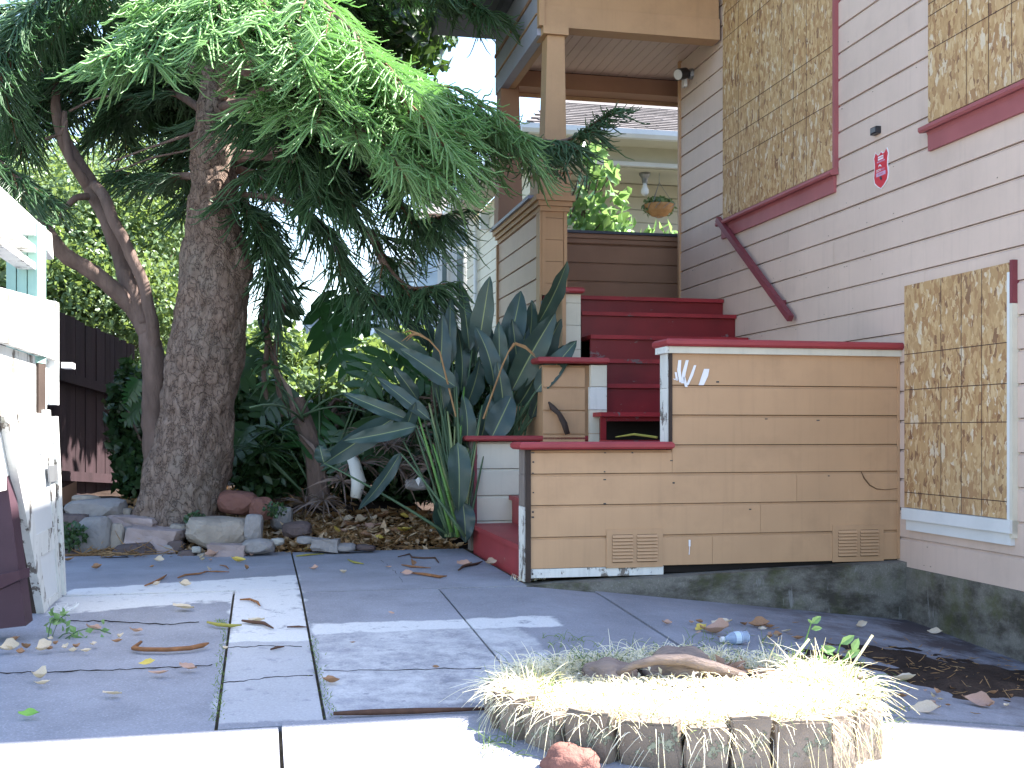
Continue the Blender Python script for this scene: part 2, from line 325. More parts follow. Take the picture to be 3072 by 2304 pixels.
def concrete(name, base, painted=True, moss=False):
    s = N(name); co_ = s.coord(); n1 = s.noise(co_, 2.5, 10, .65); n2 = s.noise(co_, 120, 3, .6); n3 = s.noise(co_, 9, 8, .7)
    c = s.mix(s.ramp(n1, .3, .72), s.scale(base, .72), s.scale(base, 1.15))
    c = s.mix(s.math('MULTIPLY', s.ramp(n2, .55, .72), .45), c, s.scale(base, 1.9)); c = s.mix(s.math('MULTIPLY', s.ramp(n2, .42, .30), .5), c, s.scale(base, .45))
    c = s.mix(s.math('MULTIPLY', s.ramp(n3, .55, .75), .3), c, s.scale(base, .55))
    oi = s.n('ShaderNodeObjectInfo'); c = s.mix(s.math('MULTIPLY', oi.outputs['Random'], .3), c, s.scale(base, .6))
    if painted:
        uv = s.n('ShaderNodeTexCoord').outputs['UV']; sep = s.n('ShaderNodeSeparateXYZ'); s.l(uv, sep.inputs[0])
        wob = s.math('MULTIPLY', s.math('SUBTRACT', s.noise(co_, 5, 8, .6), .5), .16)
        A = s.math('ADD', sep.outputs[0], wob); B = s.math('ADD', sep.outputs[1], wob)
        # the band across the left slabs is drawn in a frame turned a little from the house
        def box(a0, a1, b0, b1, sk=0):
            Bs = s.math('ADD', B, s.math('MULTIPLY', s.math('SUBTRACT', A, a0), sk)) if sk else B
            f = None
            for v_, lo, hi in ((A, a0, a1), (Bs, b0, b1)):
                g = s.math('MULTIPLY', s.ramp(v_, lo-.012, lo+.012), s.ramp(v_, hi+.012, hi-.012)); f = g if f is None else s.math('MULTIPLY', f, g)
            return f
        ms = [box(3.56, 4.75, -.16, .62, .30), box(3.56, 3.90, -1.25, .30), box(2.40, 3.54, -1.16, -.93)]
        ms.append(s.math('MULTIPLY', box(3.9, 4.35, -.45, .05, 0), s.ramp(s.noise(co_, 3, 6), .47, .55)))
        ms.append(s.math('MULTIPLY', box(2.6, 3.54, -2.32, -1.16), s.math('MULTIPLY', s.ramp(s.noise(co_, 7, 10, .75), .34, .60), .72)))
        ms.append(s.math('MULTIPLY', box(3.56, 3.90, -2.4, -1.1), .42))
        f = ms[0]
        for m_ in ms[1:]: f = s.math('MAXIMUM', f, m_)
        f = s.math('MULTIPLY', f, s.ramp(s.noise(co_, 11, 12, .75), .34, .44))
        f = s.math('MULTIPLY', f, s.math('ADD', .78, s.math('MULTIPLY', s.ramp(n2, .35, .6), .22)))
        c = s.mix(f, c, (.60, .60, .60))
        # stains in the low corner beside the house
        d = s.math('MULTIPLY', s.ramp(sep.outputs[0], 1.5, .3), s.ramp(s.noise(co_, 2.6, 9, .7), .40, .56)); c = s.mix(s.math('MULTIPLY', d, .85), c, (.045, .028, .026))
    if moss:
        z = s.n('ShaderNodeSeparateXYZ'); s.l(s.n('ShaderNodeTexCoord').outputs['Object'], z.inputs[0])
        m1 = s.ramp(s.noise(s.coord('Object', (1, 1, 2)), 2.3, 9, .68), .46, .60); c = s.mix(s.math('MULTIPLY', m1, .85), c, (.035, .03, .022))
        m2 = s.ramp(s.noise(s.coord(), 4.1, 8, .7), .50, .66); c = s.mix(s.math('MULTIPLY', m2, .6), c, (.075, .085, .025))
        m3 = s.ramp(s.noise(s.coord('Object', (3, 3, .6)), 4, 8, .7), .62, .68); c = s.mix(s.math('MULTIPLY', m3, .5), c, (.33, .33, .32))
    s.col(c); s.b.inputs['Roughness'].default_value = .85; s.b.inputs['Specular IOR Level'].default_value = .25
    s.bump(s.math('ADD', n2, s.math('MULTIPLY', n3, 1.2)), .35, .006); return s.m
M['slab'] = concrete('grey_driveway_concrete', (.27, .275, .31))
M['found'] = concrete('mossy_foundation_concrete', (.19, .18, .155), False, True)
def rockm(name, c): return surf(name, c, .85, .2, .3, 7, .8, 22, .02, dirt=.35, rnd=.2)
M['rock_grey'] = rockm('grey_rock', (.28, .26, .25)); M['rock_tan'] = rockm('tan_rock', (.34, .29, .24)); M['rock_brown'] = rockm('brown_rock', (.12, .09, .085))
M['rock_red'] = rockm('red_rock', (.20, .095, .075)); M['rock_pale'] = rockm('pale_rock', (.38, .36, .32)); M['rock_pink'] = rockm('pinkish_slab_rock', (.37, .29, .27))
def glass(name, c, rough=.08):
    s = N(name); s.col(c); s.b.inputs['Roughness'].default_value = rough; s.b.inputs['Specular IOR Level'].default_value = .8; return s.m
M['glass'] = glass('window_glass', (.10, .13, .14)); 
def clearp():
    s = N('clear_blue_plastic'); s.col((.55, .65, .80)); s.b.inputs['Roughness'].default_value = .15; s.b.inputs['Transmission Weight'].default_value = .6; s.b.inputs['IOR'].default_value = 1.3; return s.m
M['clear'] = clearp()
M['bulb'] = surf('frosted_bulb_glass', (.8, .8, .78), .2, .5, .02)
M['signred'] = surf('sign_red', (.55, .03, .045), .4, .4, .05, rnd=0, dirt=0); M['signwhite'] = surf('sign_white', (.75, .74, .76), .4, .4, .03, rnd=0, dirt=0); M['signlil'] = surf('sign_faded_lilac', (.50, .34, .50), .4, .4, .05, rnd=0, dirt=0)

# ---------------------------------------------------------------- ground
def gridpatch(mb, a0, a1, b0, b1, na, nb, zf, thick=0, jit=0):
    o = len(mb.v)
    for j in range(nb+1):
        for i in range(na+1):
            a = a0+(a1-a0)*i/na; b = b0+(b1-b0)*j/nb; mb.v.append(tuple(P(a, b, zf(a, b))))
    fs = [(o+j*(na+1)+i, o+(j+1)*(na+1)+i, o+(j+1)*(na+1)+i+1, o+j*(na+1)+i+1) for j in range(nb) for i in range(na)]
    if thick:
        rim = [(i, 0) for i in range(na)]+[(na, j) for j in range(nb)]+[(i, nb) for i in range(na, 0, -1)]+[(0, j) for j in range(nb, 0, -1)]
        q = len(mb.v); top = [o+j*(na+1)+i for i, j in rim]
        for t in top: v = mb.v[t]; mb.v.append((v[0], v[1], v[2]-thick))
        n = len(top); fs += [(top[i], top[(i+1) % n], q+(i+1) % n, q+i) for i in range(n)]
    mb.f += fs; mb.mi += [0]*len(fs)

g = MB(); gridpatch(g, -60, 90, -60, 140, 30, 40, lambda a, b: -.62)
struct('ground', g, M['asphalt'])
g = MB(); gridpatch(g, -3.6, 9, -7.5, 2.05, 84, 64, lambda a, b: gz(a, b)-.017+.004*noise.noise((a*6, b*6, 0)))
struct('soil_under_slabs', g, M['gdirt'])
def bedz(a, b):
    return gz(a, b)-.035+.05*noise.noise((a*1.6, b*1.6, 3))+.02*noise.noise((a*7, b*7, 1))+.05*sm((b-1.9)/.4)
g = MB(); gridpatch(g, 1.5, 12, 1.78, 16, 90, 90, bedz); g.smooth = True
struct('garden_bed_soil', g, M['dirt'])
g = MB(); gridpatch(g, -14, 16, 7.5, 40, 20, 20, lambda a, b: -.05+.02*b)
struct('neighbour_yard_ground', g, M['asphalt'])
drv = struct('driveway', (lambda m: (gridpatch(m, -3.6, 9, -7.5, -5.2, 20, 6, gz, .03), m)[1])(MB()), M['slab'])
drv.data.uv_layers.new(name='UVMap')
gap = .006
def slab(a0, a1, b0, b1, tilt=0):
    m = MB(); m.uv = uvab
    gridpatch(m, a0+gap, a1-gap, b0+gap, b1-gap, max(2, int((a1-a0)/.16)), max(2, int((b1-b0)/.16)), lambda a, b: gz(min(a, 9), b)+tilt, .03)
    part('slab', m, M['slab'], drv)
slab(3.555, 5.4, .02, 1.95); slab(3.90, 5.4, -2.46, .02, -.006); slab(3.555, 3.90, -2.46, .02)
slab(2.335, 3.555, -.14, 1.88, .002); slab(2.83, 3.555, -2.42, -.14); slab(1.95, 2.83, -2.42, -.14, -.003); slab(-.02, 1.95, -2.42, -.105, .002)
slab(5.4, 9, -2.46, 1.95)
slab(3.70, 5.4, -5.2, -2.46); slab(5.4, 9, -5.2, -2.46); slab(2.2, 3.70, -5.2, -2.42, .003); slab(.4, 2.2, -5.2, -2.42, -.002); slab(-3.6, .4, -5.2, -2.42)

# ---------------------------------------------------------------- the house
PZ = .1755
def profA(a, b, z0, z1, d=.019):    # siding board facing +a, at wall face a
    return [(a, z0), (a, z1-.019), (a-.009, z1-.011), (a-.012, z1-.004), (a-d, z1-.004), (a-d, z0)]
def boardA(a, b0, b1, z0, z1):
    m = MB(); pr = profA(a, 0, z0, z1); m.prism([P(x, b0, z) for x, z in pr], [P(x, b1, z) for x, z in pr]); return m
def boardB(b, a0, a1, z0, z1):      # facing -b
    m = MB(); pr = profA(0, 0, z0, z1); m.prism([P(a0, b-x, z) for x, z in pr][::-1], [P(a1, b-x, z) for x, z in pr][::-1]); return m
def boxp(name, mat, parent, a0, a1, b0, b1, z0, z1, label=None, kind=None):
    m = MB(); m.box(a0, a1, b0, b1, z0, z1); return part(name, m, mat, parent, label, kind)

house = thing('boarded_house', 'pink clapboard house with boarded up windows at right of the stairs', 'house', P(-.5, 1, 0))
m = MB(); m.box(-7, -.021, -1.8, 3.66, -.6, 5.6); m.box(-7, -1.62, 3.66, 5.3, -.6, 5.6); part('wall', m, M['dark'], house)
m = MB(); m.box(-.055, .006, -1.8, 3.6, -.7, .036); part('foundation', m, M['found'], house)
HB0, HB1 = -1.8, 3.655
wins = [(.735, 2.655, 2.56, 4.9), (-1.75, -.325, 2.56, 4.4), (-1.07, -.085, .33, 1.72)]
k = 0; z = .037
while z < 5.6:
    z1 = z+PZ; segs = [(HB0, HB1)]
    for w0, w1, y0, y1 in wins:
        if z >= y0-.02 and z1 <= y1+.02:
            segs = [q for s_ in segs for q in ((s_[0], min(s_[1], w0)), (max(s_[0], w1), s_[1])) if q[1]-q[0] > .02]
    out = []
    for s_ in segs:                 # long boards are butted end to end
        if s_[1]-s_[0] > 3.2:
            c = s_[0]+(s_[1]-s_[0])*R.uniform(.25, .75); out += [(s_[0], c-.001), (c+.001, s_[1])]
        else: out.append(s_)
    for s_ in out: part('plank', boardA(R.uniform(-.0012, .0012), s_[0], s_[1], z, z1), M['pink'], house)
    z = z1; k += 1
boxp('corner_board', M['tan'], house, -.03, .012, 3.655, 3.70, 1.95, 4.3)
boxp('corner_board', M['tan'], house, -.03, .014, -1.86, -1.8, .04, 5.6)
m = MB(); m.box(-7.6, .42, -2.15, 5.7, 5.6, 5.72); part('eave', m, M['eave'], house)
m = MB(); rr = [P(-7.6, -2.15, 5.72), P(.42, -2.15, 5.72), P(.42, 5.7, 5.72), P(-7.6, 5.7, 5.72), P(-3.5, 1, 7.2), P(-3.5, 2, 7.2)]
m.add(rr, [(0, 1, 4), (1, 2, 5, 4), (2, 3, 5), (3, 0, 4, 5)]); part('roof', m, M['roof'], house)

def osbp(b0, b1, z0, z1, vl, hl, label):
    m = MB(); m.box(-.02, .016, b0, b1, z0, z1); m.uv = uvbz
    o = part('strand_board_panel', m, M['osb'], house, label)
    m = MB(); w = .0022
    for b in vl: m.box(.016, .0168, b-w, b+w, z0+.002, z1-.002)
    part('printed_line', m, M['ink'], o); m = MB()
    for z_ in hl: m.box(.0170, .0176, b0+.003, b1-.003, z_-w, z_+w)
    part('printed_line', m, M['ink'], o)
def fx(c): return (2048+c/2.16)/K
osbp(.765, 2.644, 2.612, 4.75, [onA(fx(c), 200, 0)[0] for c in (373, 508, 655, 730, 815)],
     [onA(1801, y, 0)[1] for y in (100, 161, 223)]+[onA(1564.7, 88, 0)[1], 4.3], 'tall strand board panel over the window above the handrail')
osbp(-1.75, -.331, 2.622, 4.4, [onA(fx(c), 100, 0)[0] for c in (1855, 2000, 2150)]+[-1.25, -1.5], [onA(2008, y, 0)[1] for y in (38.5, 111.7)]+[3.3, 3.5], 'strand board panel over the upper right window')
osbp(-1.052, -.085, .395, 1.712, [onA(fx(c), 900, 0)[0] for c in (1690, 1822, 1955)], [1.303, 1.092, .894, .484], 'strand board panel over the low right window')
# window trim
boxp('window_jamb', M['sillred'], house, -.02, .03, .735, .763, 2.60, 4.8, 'chipped dark red jamb strip')
def sill(b0, b1, zt, mat, ap=True, ov=.03):
    m = MB(); pr = [(0, zt-.05), (.055, zt-.058), (.066, zt-.046), (.066, zt-.028), (.01, zt)]
    m.prism([P(x, b0-ov, z) for x, z in pr], [P(x, b1+ov, z) for x, z in pr]); o = part('window_sill', m, mat, house)
    if ap:
        m = MB(); pr = [(0, zt-.165), (.02, zt-.165), (.022, zt-.075), (.03, zt-.055), (0, zt-.055)]
        m.prism([P(x, b0, z) for x, z in pr], [P(x, b1, z) for x, z in pr]); part('sill_apron', m, mat, house)
sill(.76, 2.665, 2.612, M['sillred']); sill(-1.75, -.335, 2.62, M['sillred'])
boxp('window_sill', M['white'], house, 0, .045, -1.10, -.10, .325, .392, 'white sill under the low boarded window')
boxp('sill_apron', M['white'], house, 0, .024, -1.08, -.115, .262, .322)
boxp('window_casing', M['white'], house, -.02, .028, -1.075, -1.054, .39, 1.66, 'thin white casing strip')
boxp('window_casing', M['rail'], house, -.02, .03, -1.10, -1.078, 1.50, 1.72, 'short dark red strip'); boxp('window_casing', M['cream'], house, -.02, .03, -1.10, -1.078, .30, 1.498)

m = MB()
for k in range(150):
    b = R.uniform(-1.7, 3.5); z = .037+PZ*R.randint(0, 24)+R.choice((.03, .14)); 
    if any(w0-.03 < b < w1+.03 and y0-.05 < z < y1+.05 for w0, w1, y0, y1 in wins): continue
    m.wbox(P(.0012, b, z), (.003, R.uniform(.004, .010), R.uniform(.003, .006)), R.random())
part('nail_head', m, M['grey_wood'], house, kind='stuff')
# handrail on the wall
m = MB(); b0, z0 = onA(1552, 474, .05); b1, z1 = onA(1709, 688, .05)
dv = Vector((0, b1-b0, z1-z0)).normalized(); n2 = Vector((0, -dv.z, dv.y))*.024
def sec(b, z): return [P(.035, b+n2.y, z+n2.z), P(.075, b+n2.y, z+n2.z), P(.075, b-n2.y, z-n2.z), P(.035, b-n2.y, z-n2.z)]
hr = thing('handrail', 'sloping dark red wooden handrail on the pink wall beside the stairs', 'handrail', P(.05, b1, z1))
m.prism(sec(b0, z0), sec(b1, z1)); part('rail', m, M['rail'], hr)
for t in (.12, .85):
    m = MB(); m.box(.0, .034, b0+(b1-b0)*t-.02, b0+(b1-b0)*t+.02, z0+(z1-z0)*t-.03, z0+(z1-z0)*t+.01); part('bracket', m, M['rail'], hr)

# wall bits: security camera, doorbell sensor, sticker sign
b, z = onA(1495, 160, 0)
sec_cam = thing('security_camera', 'small grey security camera on the wall under the porch ceiling', 'camera', P(.0, b, z))
m = MB(); m.tube([P(.0, b, z), P(.03, b, z)], [.05, .045], 16); m.smooth = False; part('mount', m, M['metal'], sec_cam)
m = MB(); m.tube([P(.03, b, z), P(.07, b-.01, z-.0), P(.15, b-.05, z-.03)], [.03, .05, .052], 16); part('housing', m, M['black'], sec_cam)
m = MB(); m.tube([P(.15, b-.05, z-.03), P(.155, b-.053, z-.032)], [.045, .045], 16); part('lens', m, M['plastic'], sec_cam)
m = MB(); m.box(.03, .06, b+.04, b+.10, z-.10, z-.01); part('sensor', m, M['plastic'], sec_cam)
b, z = onA(1897, 283, 0)
bell = thing('door_bell_box', 'small dark doorbell sensor box above the red shield sign', 'sensor', P(.0, b, z))
m = MB(); m.box(0, .035, b-.035, b+.035, z-.022, z+.022); part('case', m, M['black'], bell)
m = MB(); m.box(.035, .042, b-.025, b+.02, z-.013, z+.015); part('cover', m, M['metal'], bell)
# shield shaped warning sign
b0, z0 = onA(1905, 365, 0)
sg = thing('warning_sign', 'red shield shaped security warning sign with white border on pink siding', 'sign', P(.0, b0, z0))
hw, hh = .088, .118
def shield(k):
    half = [(0, .93), (.28, .80), (.55, .84), (.78, 1.0), (1.0, .72), (.90, .45), (.88, .1), (1.0, -.35), (.86, -.68), (.45, -.90), (0, -1.06)]
    pts = [(x*hw*k, y*hh*(k if k == 1 else .95)) for x, y in half]; return pts+[(-x, y) for x, y in pts[-2:0:-1]]
def plate(pts, a0, a1, mat, nm):
    mm = MB(); mm.prism([P(a0, b0-x, z0+y) for x, y in pts], [P(a1, b0-x, z0+y) for x, y in pts]); part(nm, mm, mat, sg)
plate(shield(1), .002, .006, M['signwhite'], 'plate'); plate(shield(.90), .0062, .0072, M['signred'], 'face')
def rect(x0, x1, y0, y1, mat, nm='print'): plate([(x0, y0), (x1, y0), (x1, y1), (x0, y1)], .0074, .0078, mat, nm)
rect(-.034, .030, .058, .082, M['signwhite']); rect(-.045, .045, .044, .052, M['signlil']); rect(-.054, .054, -.042, -.018, M['signlil'])
def text(s, x, y, size, mat, parent, a, b0=b0, z0=z0, bold=0):
    cu = bpy.data.curves.new('t', 'FONT'); cu.body = s; cu.size = size; cu.align_x = 'CENTER'; cu.align_y = 'CENTER'; cu.extrude = .0002; cu.offset = bold
    to = bpy.data.objects.new('t', cu); COL.objects.link(to); dg = bpy.context.evaluated_depsgraph_get(); me = bpy.data.meshes.new_from_object(to.evaluated_get(dg))
    bpy.data.objects.remove(to); off = wloc(parent)
    for v in me.vertices: v.co = P(a+v.co.z, b0-(x+v.co.x), z0+y+v.co.y)-off
    me.materials.clear(); me.materials.append(mat); o = link('lettering', me, parent); return o
text('WARNING', -.002, .070, .014, M['signred'], sg, .0081); text('24 HOUR SURVEILLANCE', 0, .048, .0055, M['signred'], sg, .0081)
text('CCTV', -.026, -.006, .020, M['signwhite'], sg, .0081, bold=.0006); text('VIDEO', .024, -.006, .016, M['signlil'], sg, .0081)
text('SECURITY', -.0, -.030, .014, M['signred'], sg, .0081)
m = MB(); m.tube([P(.0078, b0+.022-.02*t, z0+.021+.006*math.sin(t*3.14)) for t in np.linspace(-.3, 1.6, 7)], [.001, .003, .0045, .005, .0045, .003, .001], 6); part('print', m, M['signwhite'], sg)
m = MB(); m.tube([P(.0078, b0-.0, z0-.05), P(.0078, b0-.008, z0-.068)], [.009, .006], 8); part('print', m, M['black'], sg)

# ---------------------------------------------------------------- front stair wall (tan, stepped)
sw = thing('stair_wall', 'low stepped tan clapboard wall with red caps in front of the stairs', 'wall', P(1.2, 0, 0))
m = MB(); m.box(-.0, 1.44, .02, .125, .03, 1.31); m.box(1.44, 2.285, .02, .125, .03, .74); part('core', m, M['dark'], sw)
zs = [.075, .252, .431, .608, .770, .943, 1.115, 1.315]
vents = [(1.505, 1.845), (.105, .44)]
for i in range(7):
    z0, z1 = zs[i], zs[i+1]; e = 2.292 if i < 4 else 1.447
    if i == 3: z1 = .742
    cuts = [(.004, e)]
    if i == 3:
        part('plank', boardB(0, .004, 1.447, z0, zs[4]), M['tan'], sw); part('plank', boardB(0, 1.449, e, z0, z1), M['tan'], sw); continue
    if i == 2: cuts = [(.004, .668), (.670, e)]
    if i == 1: cuts = [(.004, .9), (.902, e)]
    if i == 0: cuts = [(.004, 1.20), (1.202, e)]
    for c in cuts: part('plank', boardB(R.uniform(-.001, .001), c[0], c[1], z0, z1), M['tan'], sw)
boxp('base_board', M['peel'], sw, 1.50, 2.29, .002, .03, .022, .072, 'peeling white strip at the foot')
# corner boards and end faces
boxp('corner_board', M['dark_wood'], sw, 2.287, 2.312, -.010, .02, .0, .742); boxp('corner_board', M['dark_wood'], sw, 1.449, 1.463, -.008, .02, .785, 1.315)
boxp('corner_board', M['tan'], sw, .0, .012, -.012, .0, .08, 1.32)
for z0, z1 in ((-.0, .19), (.192, .42), (.422, .60), (.602, .742)):
    boxp('end_board', M['grey_wood'] if z0 > .3 else M['peel'], sw, 2.29, 2.318+R.uniform(-.004, .004), .022, .15, z0, z1, 'weathered grey end board')
for z0, z1 in ((.786, .915), (.917, 1.095), (1.097, 1.30)):
    boxp('end_board', M['peel'], sw, 1.44, 1.468+R.uniform(-.003, .003), .022, .15, z0, z1, 'peeling white end board')
for z0, z1 in ((.79, 1.30),): boxp('inner_face', M['cream'], sw, .0, 1.44, .127, .15, z0, z1)
boxp('inner_face', M['cream'], sw, 0, 2.29, .127, .15, .05, .742)
def cap(parent, a0, a1, b0, b1, z0, z1, mat=None, label=None):
    m = MB(); r = .012; zs_ = [(z0, r), (z0+r, 0), (z1-r, 0), (z1, r)]
    for (za, ra), (zb, rb) in zip(zs_[:-1], zs_[1:]):
        m.prism([P(a0+ra, b0+ra, za), P(a1-ra, b0+ra, za), P(a1-ra, b1-ra, za), P(a0+ra, b1-ra, za)], [P(a0+rb, b0+rb, zb), P(a1-rb, b0+rb, zb), P(a1-rb, b1-rb, zb), P(a0+rb, b1-rb, zb)])
    return part('cap', m, mat or M['redcap'], parent, label)
cap(sw, -.012, 1.50, -.055, .20, 1.335, 1.378); cap(sw, 1.452, 2.36, -.055, .20, .744, .786)
boxp('cap_moulding', M['cream'], sw, .0, 1.475, -.028, .0, 1.296, 1.334, 'chipped moulding under the upper cap')
boxp('cap_moulding', M['peel'], sw, 1.464, 1.492, -.02, .165, 1.297, 1.334)
# white paint smears
m = MB()
def smear(pts, w):
    vs = []
    for i, (x, y) in enumerate(pts):
        a_, z_ = x, y; vs.append(P(a_+w*(.8 if i in (0, len(pts)-1) else 1), -.0035, z_))
    vs2 = [P(x-w*(.8 if i in (0, len(pts)-1) else 1), -.0035, y) for i, (x, y) in enumerate(pts)]
    m.prism([Vector(v) for v in vs+vs2[::-1]], [Vector(v)+Vector((-W[0]*.0012, -W[1]*.0012, 0)) for v in vs+vs2[::-1]])
def az(vx, vy):
    r = (vx*K-1536)/F; t = (PC[0]*W[0]+PC[1]*W[1])/(r*W[0]+W[1]); return AB(r*t, t)[0], H-(vy*K-1295)/F*t
for ln, w in (([(1455, 818), (1459, 821), (1466, 818)], .006), ([(1468, 778), (1466, 800), (1470, 826)], .011), ([(1484, 778), (1477, 805), (1474, 828)], .011),
              ([(1477, 815), (1482, 836)], .010), ([(1501, 789), (1493, 812), (1484, 832)], .009), ([(1526, 797), (1522, 812), (1514, 832)], .020), ([(1459, 804), (1462, 822)], .008)):
    smear([az(*q) for q in ln], w)
part('paint_smear', m, M['signwhite'], sw, 'white overpainted graffiti strokes')
m = MB(); smear([az(1489, 1166), az(1489, 1180)], .007); smear([az(1489, 1178), az(1488, 1198)], .0025); part('paint_smear', m, M['signwhite'], sw, 'small white paint drip')
# nail heads and splits
m = MB()
for vx, vy in ((1151, 978), (1152, 998), (1151, 1022), (1152, 1064), (1151, 1106), (1150, 1117), (1307, 978), (1306, 1019), (1306, 1036), (1366, 978), (1306, 1088), (1550, 825), (1655, 905), (1767, 908), (1620, 1100), (1450, 995), (1790, 1028), (1150, 1240), (1600, 1230), (1455, 1043)):
    a_, z_ = az(vx, vy); m.wbox(P(a_, -.001, z_), (.008+R.random()*.012, .004, .005+R.random()*.004), -.2)
part('nail_head', m, M['black'], sw, kind='stuff')
# the crack with a dark root across the right boards
m = MB(); m.tube([P(az(vx, vy)[0], -.004, az(vx, vy)[1]) for vx, vy in ((1859, 1018), (1866, 1033), (1878, 1048), (1893, 1056), (1912, 1058), (1938, 1055))], [.0015, .005, .004, .003, .002, .0015], 5)
part('dry_vine', m, M['pinebrown'], sw)
for vi, (a0, a1) in enumerate(vents):
    z0, z1 = .068, .287; v = None
    m = MB(); m.box(a0, a1, -.006, .0, z0, z1); v = part('vent', m, M['tan'], sw, 'tan metal louvre vent')
    for c0, c1 in ((a0+.035, (a0+a1)/2-.012), ((a0+a1)/2+.012, a1-.035)):
        m = MB(); m.box(c0+.002, c1-.002, -.0066, -.006, z0+.03, z1-.03); part('vent_opening', m, M['dark'], v)
        nl = 8
        for j in range(nl):
            zc = z0+.032+(z1-z0-.064)*(j+.5)/nl; m = MB(); h = .0095
            pr = [(-.006, zc+h), (-.0155, zc-h+.002), (-.0165, zc-h+.004), (-.008, zc+h)]
            m.prism([P(c0, y, zz) for y, zz in pr], [P(c1, y, zz) for y, zz in pr]); part('louvre', m, M['tan'], v)

# concrete curb below the wall, ground edge
def curbtop(a): return .067-.077*max(0, min(1, a/2.33))
cb = MB()
for i in range(12):
    a0, a1 = -.05+2.5*i/12, -.05+2.5*(i+1)/12
    A = [P(a0, -.10, -.5), P(a0, -.085, curbtop(a0)), P(a0, .04, curbtop(a0)+.003), P(a0, .04, -.5)]
    B = [P(a1, -.10, -.5), P(a1, -.085, curbtop(a1)), P(a1, .04, curbtop(a1)+.003), P(a1, .04, -.5)]; cb.prism(A, B)
solo('concrete_curb', cb, M['found'], 'mossy sloping concrete curb under the tan stair wall', 'curb', P(1.2, 0, 0))

# ---------------------------------------------------------------- stairs
st = thing('front_stairs', 'dark red wooden stairs climbing to the porch beside the pink wall', 'stairs', P(.7, 1.8, 0))
noses = [(1.14, .785), (1.39, .98), (1.64, 1.19), (1.89, 1.385), (2.14, 1.585), (2.39, 1.79), (2.64, 1.945)]
for i, (b, z) in enumerate(noses):
    al = 1.445 if z < 1.1 else (1.335 if b < 1.8 else 1.30); zp = noses[i-1][1] if i else .585; nb = noses[i+1][0] if i < 6 else 2.75
    if abs(z-.98) < .01:            # this riser is missing: a dark hole in a red frame
        boxp('riser_frame', M['red'], st, 1.405, al, b+.028, b+.05, zp, z-.032); boxp('riser_frame', M['red'], st, .004, 1.40, b+.028, b+.05, z-.062, z-.032)
        boxp('riser_hole', M['dark'], st, .004, 1.40, b+.2, b+.21, zp, z-.04)
    else: boxp('riser', M['red'], st, .004, al, b+.03, b+.05, zp, z-.031)
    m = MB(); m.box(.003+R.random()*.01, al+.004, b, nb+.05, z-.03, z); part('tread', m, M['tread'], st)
boxp('landing', M['red'], st, .003, 1.73, .16, 1.18, .555, .585)
for a, z in ((2.31, .195), (2.03, .39), (1.75, .583)):       # lower flight climbs from the left
    boxp('tread', M['redcap'], st, a-.30, a+.012, .165, 1.70, z-.03, z, None); boxp('riser', M['redcap'], st, a-.035, a-.012, .168, 1.698, z-.225, z-.031)
# back low wall with cream boards
blw = thing('inner_stair_wall', 'low cream board wall with red cap behind the bottom step', 'wall', P(1.8, 1.8, 0))
m = MB(); m.box(1.35, 2.27, 1.742, 1.84, -.05, .78); part('core', m, M['dark'], blw)
for z0, z1 in ((.0, .213), (.213, .393), (.393, .583), (.583, .775)): part('plank', boardB(1.72, 1.35, 2.27, z0, z1), M['cream'], blw)
for z0, z1 in ((.0, .21), (.212, .393), (.395, .583), (.585, .775)): boxp('end_board', M['grey_wood'], blw, 2.275, 2.31, 1.725, 1.845, z0, z1)
boxp('corner_board', M['rail'], blw, 2.271, 2.292, 1.705, 1.72, .17, .775)
for z0, z1 in ((.0, .213), (.213, .393), (.393, .583), (.583, .775)): boxp('plank', M['tan'], blw, 1.35, 2.27, 1.842, 1.862, z0, z1)
cap(blw, 1.35, 2.36, 1.66, 1.90, .777, .815)

# cheek walls left of the main flight
ck = thing('stair_cheek_wall', 'stepped cream and tan cheek wall with red caps left of the stairs', 'wall', P(1.5, 2.0, 0))
zz = [.62, .83, 1.0, 1.165, 1.322]
for z0, z1 in zip(zz[:-1], zz[1:]):
    boxp('end_board', M['cream'] if z0 < .9 or z0 > 1.1 else M['peel'], ck, 1.345, 1.468+R.uniform(-.004, .004), 1.60, 1.64, z0+.002, z1-.002, 'white painted end board')
for z0, z1 in zip(zz[:-1], zz[1:]): part('plank', boardB(1.66, 1.49, 1.80, z0, z1), M['tan'], ck)
m = MB(); m.box(1.36, 1.80, 1.68, 2.60, .0, 1.32); part('core', m, M['tan'], ck)
cap(ck, 1.335, 1.86, 1.56, 2.40, 1.330, 1.372)
zu = [1.375, 1.475, 1.66, 1.83, 1.90]
for z0, z1 in zip(zu[:-1], zu[1:]): boxp('end_board', M['cream'], ck, 1.368, 1.485, 2.20, 2.225, z0+.0015, z1-.0015)
m = MB(); m.box(1.37, 1.50, 2.226, 2.66, 1.374, 1.90); part('core', m, M['tan'], ck)
boxp('corner_board', M['tan'], ck, 1.488, 1.515, 2.19, 2.225, 1.374, 1.90)
cap(ck, 1.352, 1.54, 2.14, 2.62, 1.902, 1.945)

# ---------------------------------------------------------------- porch
FB, BB, AL = 2.69, 4.30, 1.56
po = thing('porch', 'covered front porch with tapered post, tan beams and clapboard rail', 'porch', P(.8, 3.4, 0))
boxp('floor', M['red'], po, -1.6, AL-.02, 2.70, BB+.1, 1.90, 1.942)
m = MB(); m.box(-1.6, AL-.05, FB+.06, BB, .0, 1.90); part('base', m, M['dark'], po)
